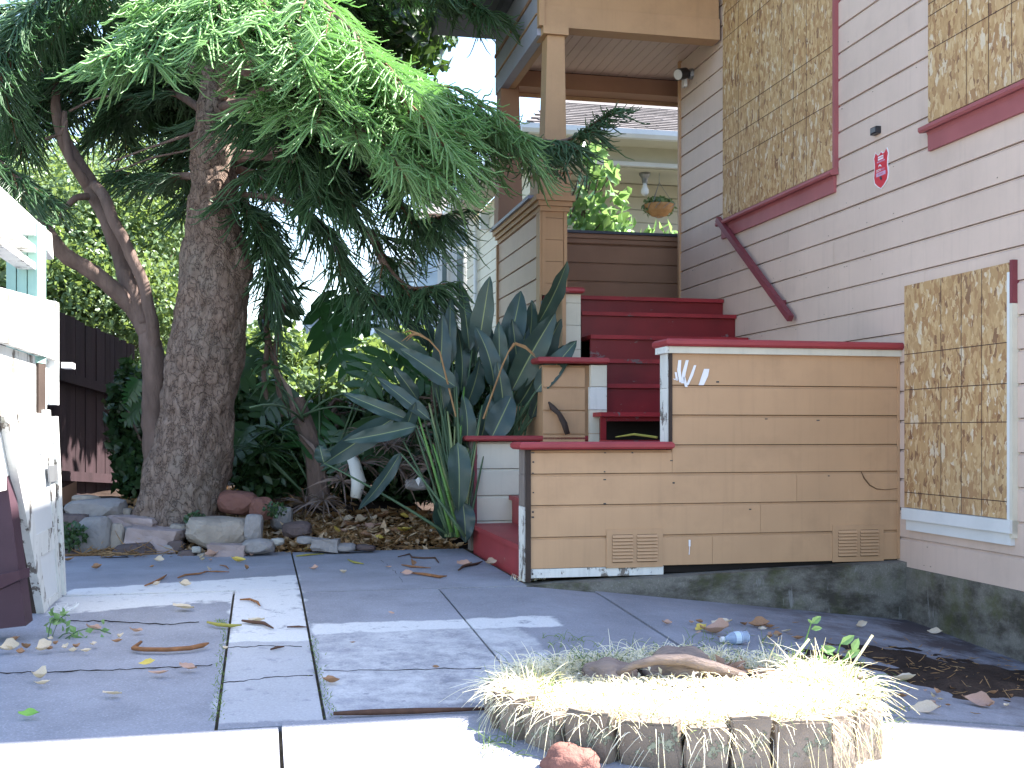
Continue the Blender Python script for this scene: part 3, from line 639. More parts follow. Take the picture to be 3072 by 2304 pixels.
# side wall clad with siding facing left
z = 2.69-8*PZ-.06-5*PZ
for i in range(14):
    if z+PZ > 2.64: part('plank', boardA(AL, FB+.12, BB+.06, z, 2.64), M['pink'], po); break
    part('plank', boardA(AL+R.uniform(-.001, .001), FB+.12, BB+.06, z, z+PZ), M['pink'], po); z += PZ
boxp('corner_board', M['tan'], po, AL-.005, AL+.012, FB-.004, FB+.118, .6, 2.62)
boxp('corner_board', M['tan'], po, AL-.02, AL+.02, BB+.062, BB+.10, .6, 2.62, 'dark far corner board')
m = MB(); m.box(AL-.10, AL-.022, FB+.08, BB+.05, 1.94, 2.64); part('inner_wall', m, M['tan'], po)
# post panel
boxp('panel_stile', M['tan'], po, AL-.035, AL-.006, FB-.012, FB+.08, 1.945, 2.62); boxp('panel_stile', M['tan'], po, 1.345, 1.372, FB-.012, FB+.08, 1.945, 2.62)
z = 1.945
for i, h in enumerate((.10, PZ, PZ, PZ, .055)):
    boxp('end_board', M['tan'], po, 1.374, AL-.037, FB, FB+.08, z, z+h-.0035); z += h
# mouldings under the pedestal and rail cap
for (e, z0, z1) in ((.015, 2.622, 2.66), (.035, 2.662, 2.70), (.055, 2.702, 2.745)):
    boxp('moulding', M['tan'], po, 1.345-e, AL+e, FB-.012-e, FB+.10+e*.3, z0, z1)
    boxp('moulding', M['tan'], po, AL-.13-e, AL+e-.004, FB+.10+e*.3+.002, BB+.06+e, z0+.002, z1)
boxp('rail_cap', M['band'], po, AL-.16, AL+.075, FB+.13, BB+.13, 2.747, 2.775)
boxp('pedestal', M['tan'], po, 1.318, AL+.03, FB-.03, FB+.26, 2.747, 2.93); boxp('pedestal_top', M['tan'], po, 1.30, AL+.045, FB-.045, FB+.275, 2.932, 2.955)
m = MB(); A = [P(1.345, FB, 2.957), P(1.535, FB, 2.957), P(1.535, FB+.20, 2.957), P(1.345, FB+.20, 2.957)]; B = [P(1.362, FB+.01, 4.05), P(1.505, FB+.01, 4.05), P(1.505, FB+.18, 4.05), P(1.362, FB+.18, 4.05)]
m.prism(A, B); part('post', m, M['tan'], po)
boxp('post_capital', M['tan'], po, 1.335, 1.545, FB-.02, FB+.22, 4.052, 4.115)
# back post and rail
m = MB(); A = [P(1.36, BB-.1, 2.79), P(1.60, BB-.1, 2.79), P(1.60, BB+.1, 2.79), P(1.36, BB+.1, 2.79)]; B = [P(1.40, BB-.1, 4.09), P(1.57, BB-.1, 4.09), P(1.57, BB+.1, 4.09), P(1.40, BB+.1, 4.09)]
m.prism(A, B); part('post', m, M['tan_shade'], po, 'tan far corner post, porch shade in its colour')
z = 1.945
for i in range(5):
    h = PZ if i < 4 else .07
    part('plank', boardB(BB, -1.6, AL-.1, z, z+h), M['tan_shade'], po); z += h
boxp('rail_cap', M['eave'], po, -1.6, AL-.165, BB-.05, BB+.1, 2.745, 2.77); boxp('moulding', M['tan_shade'], po, -1.6, AL-.165, BB-.03, BB+.06, 2.70, 2.743)
boxp('moulding', M['tan_shade'], po, -1.6, AL-.165, BB-.015, BB+.06, 2.655, 2.698)
boxp('rail_back', M['tan_shade'], po, -1.6, AL-.165, BB+.022, BB+.06, 1.945, 2.65)
# beams, ceiling boards, side gable band, eave
boxp('beam', M['tan_shade'], po, -1.6, AL-.06, BB-.09, BB+.12, 4.095, 4.245, 'tan rear beam, porch shade in its colour')
boxp('beam', M['tan'], po, -1.6, AL-.06, BB+.12, BB+.14, 4.06, 4.30)
for z0, z1 in ((4.117, 4.29), (4.292, 4.47), (4.472, 5.0)):
    boxp('beam_board', M['tan'], po, .03 if z0 > 4.2 else .022, AL-.03, FB+.0+(.0 if z0 < 4.2 else .004), FB+.06, z0, z1)
boxp('beam_board', M['tan'], po, AL-.028, AL+.018, FB-.012, FB+.06, 4.117, 5.0)
boxp('beam', M['tan'], po, .022, AL-.03, FB+.062, FB+.16, 4.117, 4.26)
n = 26; w = (AL-.06+1.6)/n
a = AL-.06; i = 0
while a > -1.6:
    boxp('ceiling_plank', M['pink'], po, a-.088, a-.004, FB+.161, BB-.091, 4.25, 4.262+.0); a -= .0885
m = MB(); m.box(-1.6, AL-.03, FB+.06, BB+.12, 4.2655, 4.30); part('ceiling_backing', m, M['dark'], po)
z = 4.06
for h, mt in ((.17, 'band'), (.012, 'tan'), (.17, 'band'), (.03, 'tan_shade'), (.26, 'band')):
    boxp('side_beam_board', M[mt], po, AL-.06, AL+.016+(.012 if mt != 'band' else 0), FB+.062, BB+.14, z, z+h-.002); z += h
boxp('side_beam_inner', M['tan'], po, AL-.12, AL-.062, FB+.161, BB-.091, 4.06, 4.249)
boxp('eave', M['eave'], po, -1.6, AL+.55, FB-.6, BB+.55, 4.74, 4.80); boxp('eave_fascia', M['eave'], po, AL+.55, AL+.575, FB-.6, BB+.55, 4.72, 4.86)
boxp('crown_moulding', M['eave'], po, AL+.02, AL+.09, FB+.062, BB+.14, 4.66, 4.738)
m = MB(); m.add([P(-1.6, FB-.6, 4.81), P(AL+.56, FB-.6, 4.81), P(AL+.56, BB+.55, 4.81), P(-1.6, BB+.55, 4.81), P(-1.6, FB+.7, 5.5), P(.8, FB+.7, 5.5)], [(0, 1, 5, 4), (1, 2, 5), (2, 3, 4, 5)]); part('roof', m, M['roof'], po)
# small wooden shelf and ledge on the porch side
b, z = onA(1110, 668, AL); boxp('wall_ledge', M['tan'], po, AL, AL+.06, b-.30, b+.10, z-.08, z-.06, 'splintered ledge below a hole'); boxp('wall_hole', M['dark'], po, AL-.001, AL+.004, b-.12, b+.05, z-.02, z+.02)
b, z = onA(1187, 650, AL+.03); boxp('post_foot', M['eave'], po, AL, AL+.07, b-.02, b+.12, z-.03, z+.01); boxp('post_foot', M['tan'], po, AL, AL+.05, b, b+.10, z-.08, z-.031)
#--PART2--

# ---------------------------------------------------------------- neighbouring cream house behind the porch
nb = thing('cream_house', 'cream neighbour house with sunlit pale shingle roof seen through the porch', 'house', P(-2, 11, 0))
A1 = -.25
z = 1.5
while z < 4.9:                      # left side wall and the wall under its porch
    part('plank', boardA(A1, 9.65, 16.2, z, z+.20), M['cream_far'], nb); part('plank', boardB(10.6, -9, A1-.03, z, min(z+.20, 4.7)), M['cream_far'], nb) if z < 4.7 else None; z += .2
m = MB(); m.box(-9, A1-.02, 10.62, 16.2, -.5, 5.0); part('wall', m, M['cream_far'], nb)
m = MB(); m.box(-9, A1-.02, 9.66, 10.6, -.5, 1.9); m.box(A1-.25, A1-.021, 9.66, 10.6, 1.9, 4.7); part('porch_wall', m, M['cream_far'], nb)
boxp('porch_ceiling', M['cream_far'], nb, -9, A1-.03, 9.66, 10.6, 4.70, 4.73)
boxp('header', M['cream_far'], nb, -9, A1, 9.60, 9.655, 4.78, 5.0); boxp('header_trim', M['white'], nb, -9, A1+.02, 9.57, 9.64, 4.72, 4.778)
boxp('soffit', M['cream_far'], nb, -9, A1+.45, 9.2, 9.60, 5.0, 5.03); boxp('soffit', M['cream_far'], nb, A1, A1+.45, 9.601, 15.6, 4.995, 5.025)
def gut(p, q):
    m = MB(); d = (q-p).normalized(); s_ = Vector((d.y, -d.x, 0)); pr = [(0, 0), (.09, .0), (.125, .05), (.125, .12), (.0, .12)]
    m.prism([p+s_*x+Vector((0, 0, y)) for x, y in pr], [q+s_*x+Vector((0, 0, y)) for x, y in pr]); part('gutter', m, M['white'], nb)
gut(P(A1+.50, 9.19, 5.0), P(-9, 9.19, 5.0)); gut(P(A1+.46, 15.6, 5.0), P(A1+.46, 9.2, 5.0))
m = MB(); m.prism([P(A1+.50, 9.15, 5.04), P(-9, 9.15, 5.04), P(-9, 14, 7.45), P(-2.2, 14, 7.45)], [P(A1+.50, 9.15, 5.09), P(-9, 9.15, 5.09), P(-9, 14, 7.50), P(-2.2, 14, 7.50)])
m.prism([P(A1+.50, 9.15, 5.04), P(-2.2, 14, 7.45), P(-2.2, 15.6, 7.45), P(A1+.50, 15.6, 5.04)], [P(A1+.50, 9.15, 5.09), P(-2.2, 14, 7.50), P(-2.2, 15.6, 7.50), P(A1+.50, 15.6, 5.09)])
part('roof', m, M['roof'], nb)
sh = None; sl_ = math.atan2(2.41, 4.85)
for r in range(15):
    t0 = .02+.135*r; b = 9.15+t0*math.cos(sl_); z = 5.092+t0*math.sin(sl_)
    for c in range(12):
        a = .22-r*.06-.30*c-(.15 if r % 2 else 0)+R.uniform(-.01, .01)
        if sh is None:
            m = MB(); e = Vector((0, 0, 1)); sv = P(0, math.cos(sl_), math.sin(sl_))-P(0, 0, 0); av = P(-1, 0, 0)-P(0, 0, 0); nv = av.cross(sv).normalized()
            q = [Vector((0, 0, 0)), av*.293, av*.293+sv*.15, sv*.15]; m.prism([x+nv*.002 for x in q], [q[0]+nv*.022, q[1]+nv*.022, q[2]+nv*.005, q[3]+nv*.005])
            sh = m.mesh('shingle', (0, 0, 0), [M['roof']])
        link('shingle', sh, nb, P(a, b, z)-nb.location)
m = MB(); p = onA(1034, 500, A1)[0]; m.tube([P(A1+.30, p-.1, 5.0), P(A1+.25, p, 4.9), P(A1+.06, p, 4.75), P(A1+.06, p, 1.0)], .04, 8); part('downspout', m, M['white'], nb)
boxp('window_casing', M['white'], nb, A1, A1+.05, 9.95, 10.06, 3.2, 4.15, 'white vertical trim on the side wall')
for zc in (4.55,): boxp('eave_bracket', M['white'], nb, A1, A1+.16, 13.9, 14.0, 4.5, 4.8)
# bulb and hanging basket under its ceiling
p = at(1393, 373, 16.9); lb = thing('bulb_fixture', 'bare white bulb in a dark fixture under the cream porch ceiling', 'light', (p.x, p.y, 4.70))
x, y = p.x, p.y
m = MB(); m.tube([(x, y, 4.70), (x, y, 4.67), (x, y, 4.62), (x, y, 4.55)], [.085, .085, .05, .04], 16); part('fixture', m, M['metal'], lb)
m = MB(); m.tube([(x, y, 4.56), (x, y, 4.50), (x, y, 4.45), (x, y, 4.40), (x, y, 4.37), (x, y, 4.355)], [.028, .035, .058, .060, .04, .008], 14); m.smooth = True; part('bulb', m, M['bulb'], lb)
p = at(1424, 470, 16.9); hb = thing('hanging_basket', 'coir hanging basket of trailing plants under the cream house porch', 'basket', p); x, y, z = p
m = MB(); m.tube([(x, y, z), (x, y, z+.03), (x, y, z+.09), (x, y, z+.16), (x, y, z+.19)], [.03, .12, .19, .225, .23], 20); part('basket', m, M['basketc'], hb)
for k in range(10):
    an = k*.628; m = MB(); m.tube([(x+math.cos(an+t*.9)*(.04+.2*math.sin(t*1.5))*1.02, y+math.sin(an+t*.9)*(.04+.2*math.sin(t*1.5))*1.02, z+.19*t) for t in np.linspace(0, 1, 6)], .005, 4); part('wire', m, M['metal'], hb)
for k in range(3):
    an = k*2.09; m = MB(); m.tube([(x+.22*math.cos(an), y+.22*math.sin(an), z+.19), (x, y, z+.52), (x, y, 4.7)], .005, 4); part('chain', m, M['metal'], hb)

def cards(n, fpos, fsize, fn=None, seed=1, fold=.35, long=1.7):
    rng = np.random.default_rng(seed); c = fpos(rng, n); s_ = fsize(rng, n)[:, None]
    d = rng.normal(size=(n, 3)); d[:, 2] -= .35; d /= np.linalg.norm(d, axis=1, keepdims=True)
    q = rng.normal(size=(n, 3)); q -= (q*d).sum(1, keepdims=True)*d; q /= np.linalg.norm(q, axis=1, keepdims=True); nn = np.cross(d, q)
    b = c-d*s_*long/2; t = c+d*s_*long/2; l = c+q*s_*.5+nn*s_*fold*.5; r = c-q*s_*.5+nn*s_*fold*.5
    V = np.stack([b, l, t, r], 1).reshape(-1, 3); i = np.arange(n)[:, None]*4
    return V, np.concatenate([i+np.array([[0, 1, 2]]), i+np.array([[0, 2, 3]])])
def ell(rng, n, cs, sh_=.75):       # positions in a union of ellipsoids, denser near the skin
    cs = np.array(cs, float); w = (cs[:, 3]*cs[:, 4]*cs[:, 5])**.67; k = rng.choice(len(cs), n, p=w/w.sum())
    u = rng.normal(size=(n, 3)); u /= np.linalg.norm(u, axis=1, keepdims=True); r = rng.random(n)[:, None]**(1/3*(1-sh_)+.05)
    return cs[k, :3]+u*r*cs[k, 3:6]*rng.uniform(.75, 1.08, (n, 1))
def foliage(name, parent, V, Fc, mat, kind=None):
    off = np.array(wloc(parent)) if parent else np.zeros(3); o = link(name, npmesh(name, V-off, Fc, [mat]), parent)
    if kind: o['kind'] = kind
    return o
V, Fc = cards(420, lambda r, n: ell(r, n, [(x, y, z+.22, .24, .24, .09), (x+.12, y, z+.15, .14, .14, .12), (x-.15, y, z+.13, .12, .12, .12)], .2), lambda r, n: r.uniform(.03, .06, n), seed=5)
foliage('trailing_plant', hb, V, Fc, M['leafg'])

# ---------------------------------------------------------------- houses far behind
def fb(name, mat, parent, x0, x1, y0, y1, Y, d, zb=None, label=None):   # box whose front fills this part of the view
    p, q = at(x0, y0, Y), at(x1, y1, Y); m = MB(); m.wbox(((p.x+q.x)/2, Y+d/2, ((p.z if zb is None else p.z)+(q.z if zb is None else zb))/2), (q.x-p.x, d, p.z-(q.z if zb is None else zb)))
    return part(name, m, mat, parent, label)
bw = thing('bay_window_house', 'pale blue and white house with tall bay window strips beyond the cream house', 'house', (at(965, 932, 24).x, 25, 0))
fb('wall', M['blue_trim'], bw, 900, 1031, 478, 700, 24.2, 3, -.5); fb('bay', M['white'], bw, 945, 1008, 500, 700, 23.6, .6, -.5); fb('bay_side', M['blue_trim'], bw, 1008, 1030, 500, 700, 23.9, .3, -.5)
fb('cornice', M['tan_shade'], bw, 925, 1034, 461, 470, 23.3, 1.2); fb('gutter', M['eave'], bw, 932, 1030, 469, 479, 23.4, .9)
fb('frieze', M['blue_trim'], bw, 940, 1010, 486, 512, 23.55, .05); fb('panel', M['bluegrey'], bw, 985, 1028, 507, 532, 23.5, .04)
for x0, x1, y0, y1 in ((955, 965, 545, 634), (987, 1000, 543, 622), (951, 963, 640, 690), (1012, 1022, 560, 650)):
    f_ = fb('window', M['white'], bw, x0-3, x1+3, y0-3, y1+3, 23.50, .08); p = at(x0, y0, 23.47); q = at(x1, y1, 23.47)
    m = MB(); m.wbox(((p.x+q.x)/2, 23.485, (p.z+q.z)/2), (q.x-p.x, .02, p.z-q.z)); part('pane', m, M['glass'], f_)
m = MB(); p = at(885, 470, 24.5); q = at(1040, 470, 24.5)
m.add([p, q, q+Vector((0, 4, 1.4)), p+Vector((.8, 4, 1.4))], [(0, 1, 2, 3)]); part('roof', m, M['roof'], bw)
vh = thing('victorian_house', 'far blue grey house with arched upper windows and hipped grey roof', 'house', (at(855, 932, 30).x, 31, 0))
fb('wall', M['bluegrey'], vh, 800, 905, 565, 760, 30.2, 5, -.5); fb('cornice', M['white'], vh, 795, 908, 556, 566, 29.8, 1.0); fb('trim', M['white'], vh, 898, 906, 560, 720, 30.05, .1)
fb('trim', M['blue_trim'], vh, 800, 808, 566, 740, 30.1, .1)
for x0, x1, y0, y1 in ((858, 889, 573, 603), (857, 889, 616, 634), (815, 840, 576, 606), (868, 888, 650, 690), (820, 838, 640, 690)):
    f_ = fb('window', M['blue_trim'], vh, x0-4, x1+4, y0-5, y1+3, 30.08, .1); p = at(x0, y0, 30.04); q = at(x1, y1, 30.04)
    m = MB(); c = (p.x+q.x)/2; w = (q.x-p.x)/2; hz = p.z-q.z; ring = [(-w, -hz), (w, -hz), (w, -hz*.25)]+[(w*math.cos(t), -hz*.25+hz*.25*math.sin(t)) for t in np.linspace(.3, 2.84, 7)]+[(-w, -hz*.25)]
    m.prism([Vector((c+x, 30.06, p.z+y)) for x, y in ring], [Vector((c+x, 30.03, p.z+y)) for x, y in ring]); part('pane', m, M['glass'], f_)
m = MB(); p = at(790, 556, 30); q = at(912, 556, 30); m.add([p, q, q+Vector((-1.2, 3, 1.6)), p+Vector((1.0, 3, 1.6))], [(0, 1, 2, 3)]); part('roof', m, M['bluegrey'], vh)
gh = thing('gabled_house', 'far grey roofed gable house above the pale blue bay', 'house', (at(950, 932, 34).x, 36, 0))
fb('wall', M['white'], gh, 905, 1010, 425, 600, 34, 5, -.5); m = MB(); p = at(893, 425, 33.5); q = at(1012, 405, 33.5); r_ = at(960, 378, 33.5); u_ = at(1000, 378, 33.5)
m.prism([p, q, u_, r_], [v+Vector((0, 5, 0)) for v in (p, q, u_, r_)]); part('roof', m, M['bluegrey'], gh)
sh2 = thing('small_blue_house', 'tiny distant blue grey house with a red door', 'house', (at(700, 932, 34).x, 35, 0))
fb('wall', M['bluegrey'], sh2, 655, 736, 682, 790, 34, 4, -.5); fb('roof', M['eave'], sh2, 675, 738, 676, 684, 33.6, 4.8); fb('door', M['rail'], sh2, 703, 722, 706, 745, 33.94, .05)
for x0, x1 in ((668, 678), (686, 697)):
    f_ = fb('window', M['white'], sh2, x0-1.5, x1+1.5, 706, 726, 33.93, .05); p = at(x0, 708, 33.92); q = at(x1, 724, 33.92); m = MB(); m.wbox(((p.x+q.x)/2, 33.92, (p.z+q.z)/2), (q.x-p.x, .02, p.z-q.z)); part('pane', m, M['glass'], f_)
for k, (x0, y0, x1, y1, Y) in enumerate(((800, 540, 1034, 470, 22), (780, 600, 1034, 545, 22), (690, 620, 1034, 560, 23), (600, 560, 800, 600, 26))):
    m = MB(); p, q = at(x0, y0, Y+4), at(x1, y1, Y); m.tube([p+(q-p)*t-Vector((0, 0, .5*t*(1-t))) for t in np.linspace(0, 1, 9)], .009, 4)
    solo('utility_wire', m, M['black'], 'thin dark overhead wire crossing in front of the far houses', 'wire', p, 'overhead wires')

# ---------------------------------------------------------------- fence on the left
fe = thing('board_fence', 'dark brown board fence running back behind the big tree', 'fence', (-4.15, 10, .1))
Y = 8.2; k = 0
while Y < 12.5:
    w = R.uniform(.125, .15); X = -4.13-.014*(Y-9)+R.uniform(-.006, .006); zt = 1.96-.068*(Y-10)+R.uniform(-.025, .012)
    m = MB(); m.wbox((X, Y+w/2, (zt+.1)/2), (.018, w-R.choice((.003, .004, .012)), zt-.1), R.uniform(-.03, .03)); part('plank', m, M['fence'], fe); Y += w
for zr, e in ((1.32, 0), (.42, 0)):
    m = MB(); p = Vector((-4.08, 8.2, zr+.11)); q = Vector((-4.12, 12.5, zr-.16)); m.prism([p, p+Vector((.045, 0, 0)), p+Vector((.045, 0, .09)), p+Vector((0, 0, .09))], [q, q+Vector((.045, 0, 0)), q+Vector((.045, 0, .09)), q+Vector((0, 0, .09))]); part('rail', m, M['fence'], fe)
for Yp in (8.9, 11.2):
    m = MB(); m.wbox((-4.195, Yp, .85), (.08, .08, 1.6)); part('post', m, M['fence'], fe)
p = at(140, 1075, 9.3); m = MB(); m.prism([at(118, 1062, 9.2), at(163, 1040, 9.6), at(163, 1100, 9.6), at(118, 1115, 9.2)], [v+Vector((0, .03, 0)) for v in (at(118, 1062, 9.2), at(163, 1040, 9.6), at(163, 1100, 9.6), at(118, 1115, 9.2))])
solo('loose_board', m, M['tan_shade'], 'loose tan board leaning at the foot of the dark fence', 'board', p)
# old white gate and frame at the left edge
gt = thing('old_white_gate', 'peeling white wooden gate with panels at the left edge', 'gate', P(4.8, -.5, 0))
GA = 4.80
def gp(name, mat, q0, q1, q2, q3, d, off=0, label=None):   # (b, z) corners, depth d towards the drive
    m = MB(); q = [q0, q1, q2, q3]; m.prism([P(GA-off, b, z) for b, z in q], [P(GA-off-d, b, z) for b, z in q]); return part(name, m, mat, gt, label)
def gl(t, z): n0, n1 = (-.47, -1.24), (.06, -.20); zz_ = z/.9; bn = n0[0]+(n0[1]-n0[0])*zz_; bf = n1[0]+(n1[1]-n1[0])*zz_; return (bn+(bf-bn)*t, z)
def gr(t0, t1, z0, z1): return gl(t0, z0), gl(t1, z0), gl(t1, z1), gl(t0, z1)
gp('stile', M['peel'], *gr(0, .20, -.07, .88), .035); gp('stile', M['peel'], *gr(.80, .93, -.03, .95), .035); gp('stile', M['peel'], *gr(.95, 1.04, -.03, .92), .05, .0)
gp('rail', M['peel'], *gr(.202, .798, -.05, .03), .033); gp('rail', M['peel'], *gr(.202, .798, .26, .37), .033); gp('rail', M['peel'], *gr(.202, .798, .74, .92), .033)
for i in range(4): gp('panel', M['peel'], *gr(.202+.149*i, .202+.149*(i+1)-.01, .03, .26), .012); gp('panel', M['peel'], *gr(.202+.149*i, .202+.149*(i+1)-.01, .37, .74), .012)
gp('panel', M['peel'], (-1.9, .60), (-.30, .60), (-.10, 1.20), (-1.9, 1.20), .028, -.03); gp('panel', M['peel'], (-1.9, 1.203), (-.10, 1.203), (-.05, 1.50), (-1.9, 1.38), .034)
gp('back_board', M['white'], gl(.02, -.05), gl(.93, -.02), gl(.93, .93), gl(.02, .93), .012, .016)
gp('post', M['white'], (-.14, .98), (-.02, .98), (-.02, 1.50), (-.14, 1.50), .08, -.05)
gp('strap', M['metal'], *gr(.70, .98, .60, .68), .008, .04); 
m = MB(); m.box(GA-.09, GA-.04, -.02, .10, 1.17, 1.20); part('latch', m, M['plastic'], gt)
pf = thing('shed_frame', 'weathered post with its green shade painted in, carrying a white beam at the left edge', 'frame', P(4.95, -.9, 0))
p, q = at(12, 500, 5.35), at(82, 660, 5.35)
for i in range(3):
    w = (q.x-p.x)/3; m = MB(); m.wbox((p.x+w*(i+.5), 5.40, 1.50), (w-.006, .1, .66)); part('plank', m, M['post_shade'], pf)
m = MB(); m.wbox(((p.x+q.x)/2, 5.41, .5), (q.x-p.x-.01, .08, 1.34)); part('post_base', m, M['dark_wood'], pf)
for dz, t, off in ((.01, .075, .0), (-.07, .03, .0), (-.15, .03, .0)):
    m = MB(); A = [P(4.88, -2.6, 1.76+dz), P(4.80-off, -2.6, 1.76+dz), P(4.80-off, -2.6, 1.76+dz+t), P(4.88, -2.6, 1.76+dz+t)]; B = [v+(P(4.84, -.28, 0)-P(4.84, -2.6, 0)) for v in A]; m.prism(A, B); part('beam', m, M['white'] if dz > 0 else M['peel'], pf)
m = MB(); m.prism([at(84, 480, 5.5), at(112, 505, 5.9), at(116, 560, 5.9), at(88, 520, 5.5)], [v+Vector((-.05, .02, 0)) for v in (at(84, 480, 5.5), at(112, 505, 5.9), at(116, 560, 5.9), at(88, 520, 5.5))]); part('brace', m, M['peel'], pf)
dp = thing('red_post', 'dark red brown post with a ledge at the lower left edge', 'post', at(20, 1350, 4.75))
Yq = 4.75; q = [at(-60, 900, Yq), at(2, 935, Yq), at(56, 1352, Yq), at(-60, 1365, Yq)]; m = MB(); m.prism(q, [v+Vector((-.03, .14, 0)) for v in q]); part('post', m, M['plum'], dp)
q = [at(-60, 1255, 4.5), at(42, 1232, 4.70), at(42, 1252, 4.70), at(-60, 1300, 4.5)]; m = MB(); m.prism(q, [v+Vector((0, .10, 0)) for v in q]); part('ledge', m, M['plum'], dp)

# ---------------------------------------------------------------- big pine
TY = 8.5
tp = [(385, 1150, 112), (388, 1110, 98), (400, 1040, 88), (415, 950, 84), (428, 860, 81), (440, 770, 80), (452, 680, 78), (460, 600, 74), (463, 520, 68), (463, 440, 58), (464, 360, 50), (466, 290, 45), (470, 220, 40), (474, 150, 36), (478, 60, 33), (484, -60, 30), (490, -250, 26), (500, -520, 20)]
pine = thing('pine_tree', 'large pine with rough bark and drooping rope like sunlit foliage', 'tree', at(388, 1120, TY))
cpts = [at(x, y, TY) for x, y, w in tp]; rad = [w*K/F*TY for x, y, w in tp]
nr, ns = 260, 110; tv = np.zeros((nr, ns, 3)); L = np.linspace(0, len(tp)-1, nr)
for i, t in enumerate(L):
    k = min(int(t), len(tp)-2); f = t-k; c = cpts[k].lerp(cpts[k+1], f); r = rad[k]*(1-f)+rad[k+1]*f; r *= .985
    for j in range(ns):
        an = 2*math.pi*j/ns; d = Vector((math.cos(an), math.sin(an), 0)); q = c+d*r
        h = noise.noise(q*2.2)*.045+noise.noise(Vector((q.x*7, q.y*7, q.z*4.5)))*.028
        pl = noise.noise(Vector((q.x*13, q.y*13, q.z*8))); h += .018*max(-.5, min(.5, pl*2.2))+noise.noise(q*30)*.008
        if t < 3: h += (3-t)/3*.05*max(0, math.sin(an*5+1))
        q = q+d*h; tv[i, j] = q
i = np.arange(nr-1)[:, None]*ns; j = np.arange(ns)[None]; jn = (j+1) % ns
Q = np.stack([i+j, i+jn, i+ns+jn, i+ns+j], -1).reshape(-1, 4)
link('trunk', npmesh('trunk', tv.reshape(-1, 3)-np.array(pine.location), Q, [M['bark']], True), pine)

def ropes(base, d0, L, rng, M_=7, droop=.8, curl=.35):
    N_ = len(base); t = np.linspace(0, 1, M_)[None, :, None]; Lr = L[:, None, None]
    C = base[:, None]+d0[:, None]*Lr*t*(1-.25*t)
    C[..., 2] -= (Lr*droop*t**1.8)[..., 0]; C[..., 2] += (Lr*curl*t**5)[..., 0]
    side = rng.normal(size=(N_, 1, 3))*.10*Lr; C += side*t**2; C += d0[:, None]*Lr*.10*t**4; return C
def limb(path, seed, nb_=16, bl=.75, rl=(.20, .36), dens=70, droop=.8, r0=.030, up=.0, t0=.22, spread=1.0, tipn=True, mt='pine'):
    rng = np.random.default_rng(seed); pts = [at(*p) if len(p) == 3 else Vector(p[:3]) for p in path]
    sm_ = []
    for k in range(len(pts)-1):
        a0, a1, a2, a3 = pts[max(k-1, 0)], pts[k], pts[k+1], pts[min(k+2, len(pts)-1)]
        for u in np.linspace(0, 1, 6, endpoint=False):
            sm_.append(.5*((2*a1)+(a2-a0)*u+(2*a0-5*a1+4*a2-a3)*u*u+(3*a1-a0-3*a2+a3)*u**3))
    sm_.append(pts[-1]); n = len(sm_)
    m = MB(); m.tube(sm_, [r0*(1-.8*i/n)+.004 for i in range(n)], 7); m.smooth = True
    o = part('branch', m, M['bark2'], pine); S = np.array([tuple(v) for v in sm_]); B = []; D = []; axes = []
    T = np.gradient(S, axis=0); T /= np.linalg.norm(T, axis=1, keepdims=True)
    for k in range(nb_):
        t = (t0+(1-t0)*(k+rng.random()*.6)/nb_)*(n-1); i = min(int(t), n-2); p = S[i]+(S[i+1]-S[i])*(t-i); tv_ = T[i]
        sd = np.cross(tv_, [0, 0, 1]); sd /= np.linalg.norm(sd)+1e-6; sg = 1 if k % 2 else -1
        d = sd*sg*spread*rng.uniform(.6, 1)+tv_*rng.uniform(.4, .9)+np.array([0, 0, up+rng.uniform(-.25, .15)]); d /= np.linalg.norm(d)
        l = bl*rng.uniform(.6, 1.1)*(1-.35*t/(n-1)); axes.append((p, d, l))
    if tipn: axes.append((S[-1], T[-1]+np.array([0, 0, .25]), bl*.6))
    for i in range(3, n-1, 2): axes.append((S[i], T[i], np.linalg.norm(S[min(i+2, n-1)]-S[i]))) if i > n*t0 else None
    W_ = []
    for p, d, l in axes:
        cnt = max(8, int(dens*l/.75)); u = rng.random(cnt); dd = d/np.linalg.norm(d)
        ax = p+dd*(u*l)[:, None]; ax[:, 2] -= .25*l*u**2
        sd = np.cross(dd, [0, 0, 1]); sd /= np.linalg.norm(sd)+1e-6; sg = rng.choice([-1, 1], cnt)[:, None]
        q = sd*sg*rng.uniform(.35, 1, (cnt, 1))+dd*rng.uniform(.35, 1.1, (cnt, 1))+np.array([0, 0, 1])*rng.uniform(-.2, .55, (cnt, 1)); q /= np.linalg.norm(q, axis=1, keepdims=True)
        B.append(ax); D.append(q); W_.append(np.stack([p+dd*l*s_-np.array([0, 0, .25*l*s_*s_]) for s_ in np.linspace(0, 1, 5)]))
    B = np.concatenate(B); D = np.concatenate(D); Ls = rng.uniform(*rl, len(B)); C = ropes(B, D, Ls, rng, 7, droop)
    rr_ = np.array([.0045, .0055, .0062, .0063, .0060, .0052, .0028]); V, Q = tubes(C, rr_); V2, Q2 = tubes(np.stack(W_), np.array([.010, .009, .007, .005, .003]), 4)
    V = np.concatenate([V, V2]); mi = np.concatenate([np.zeros(len(Q)), np.ones(len(Q2))]); Q = np.concatenate([Q, Q2+len(V)-len(V2)])
    fo = link('foliage', npmesh('foliage', V-np.array(wloc(o)), Q, [M[mt], M['pinebrown']], True, mi), o); return o
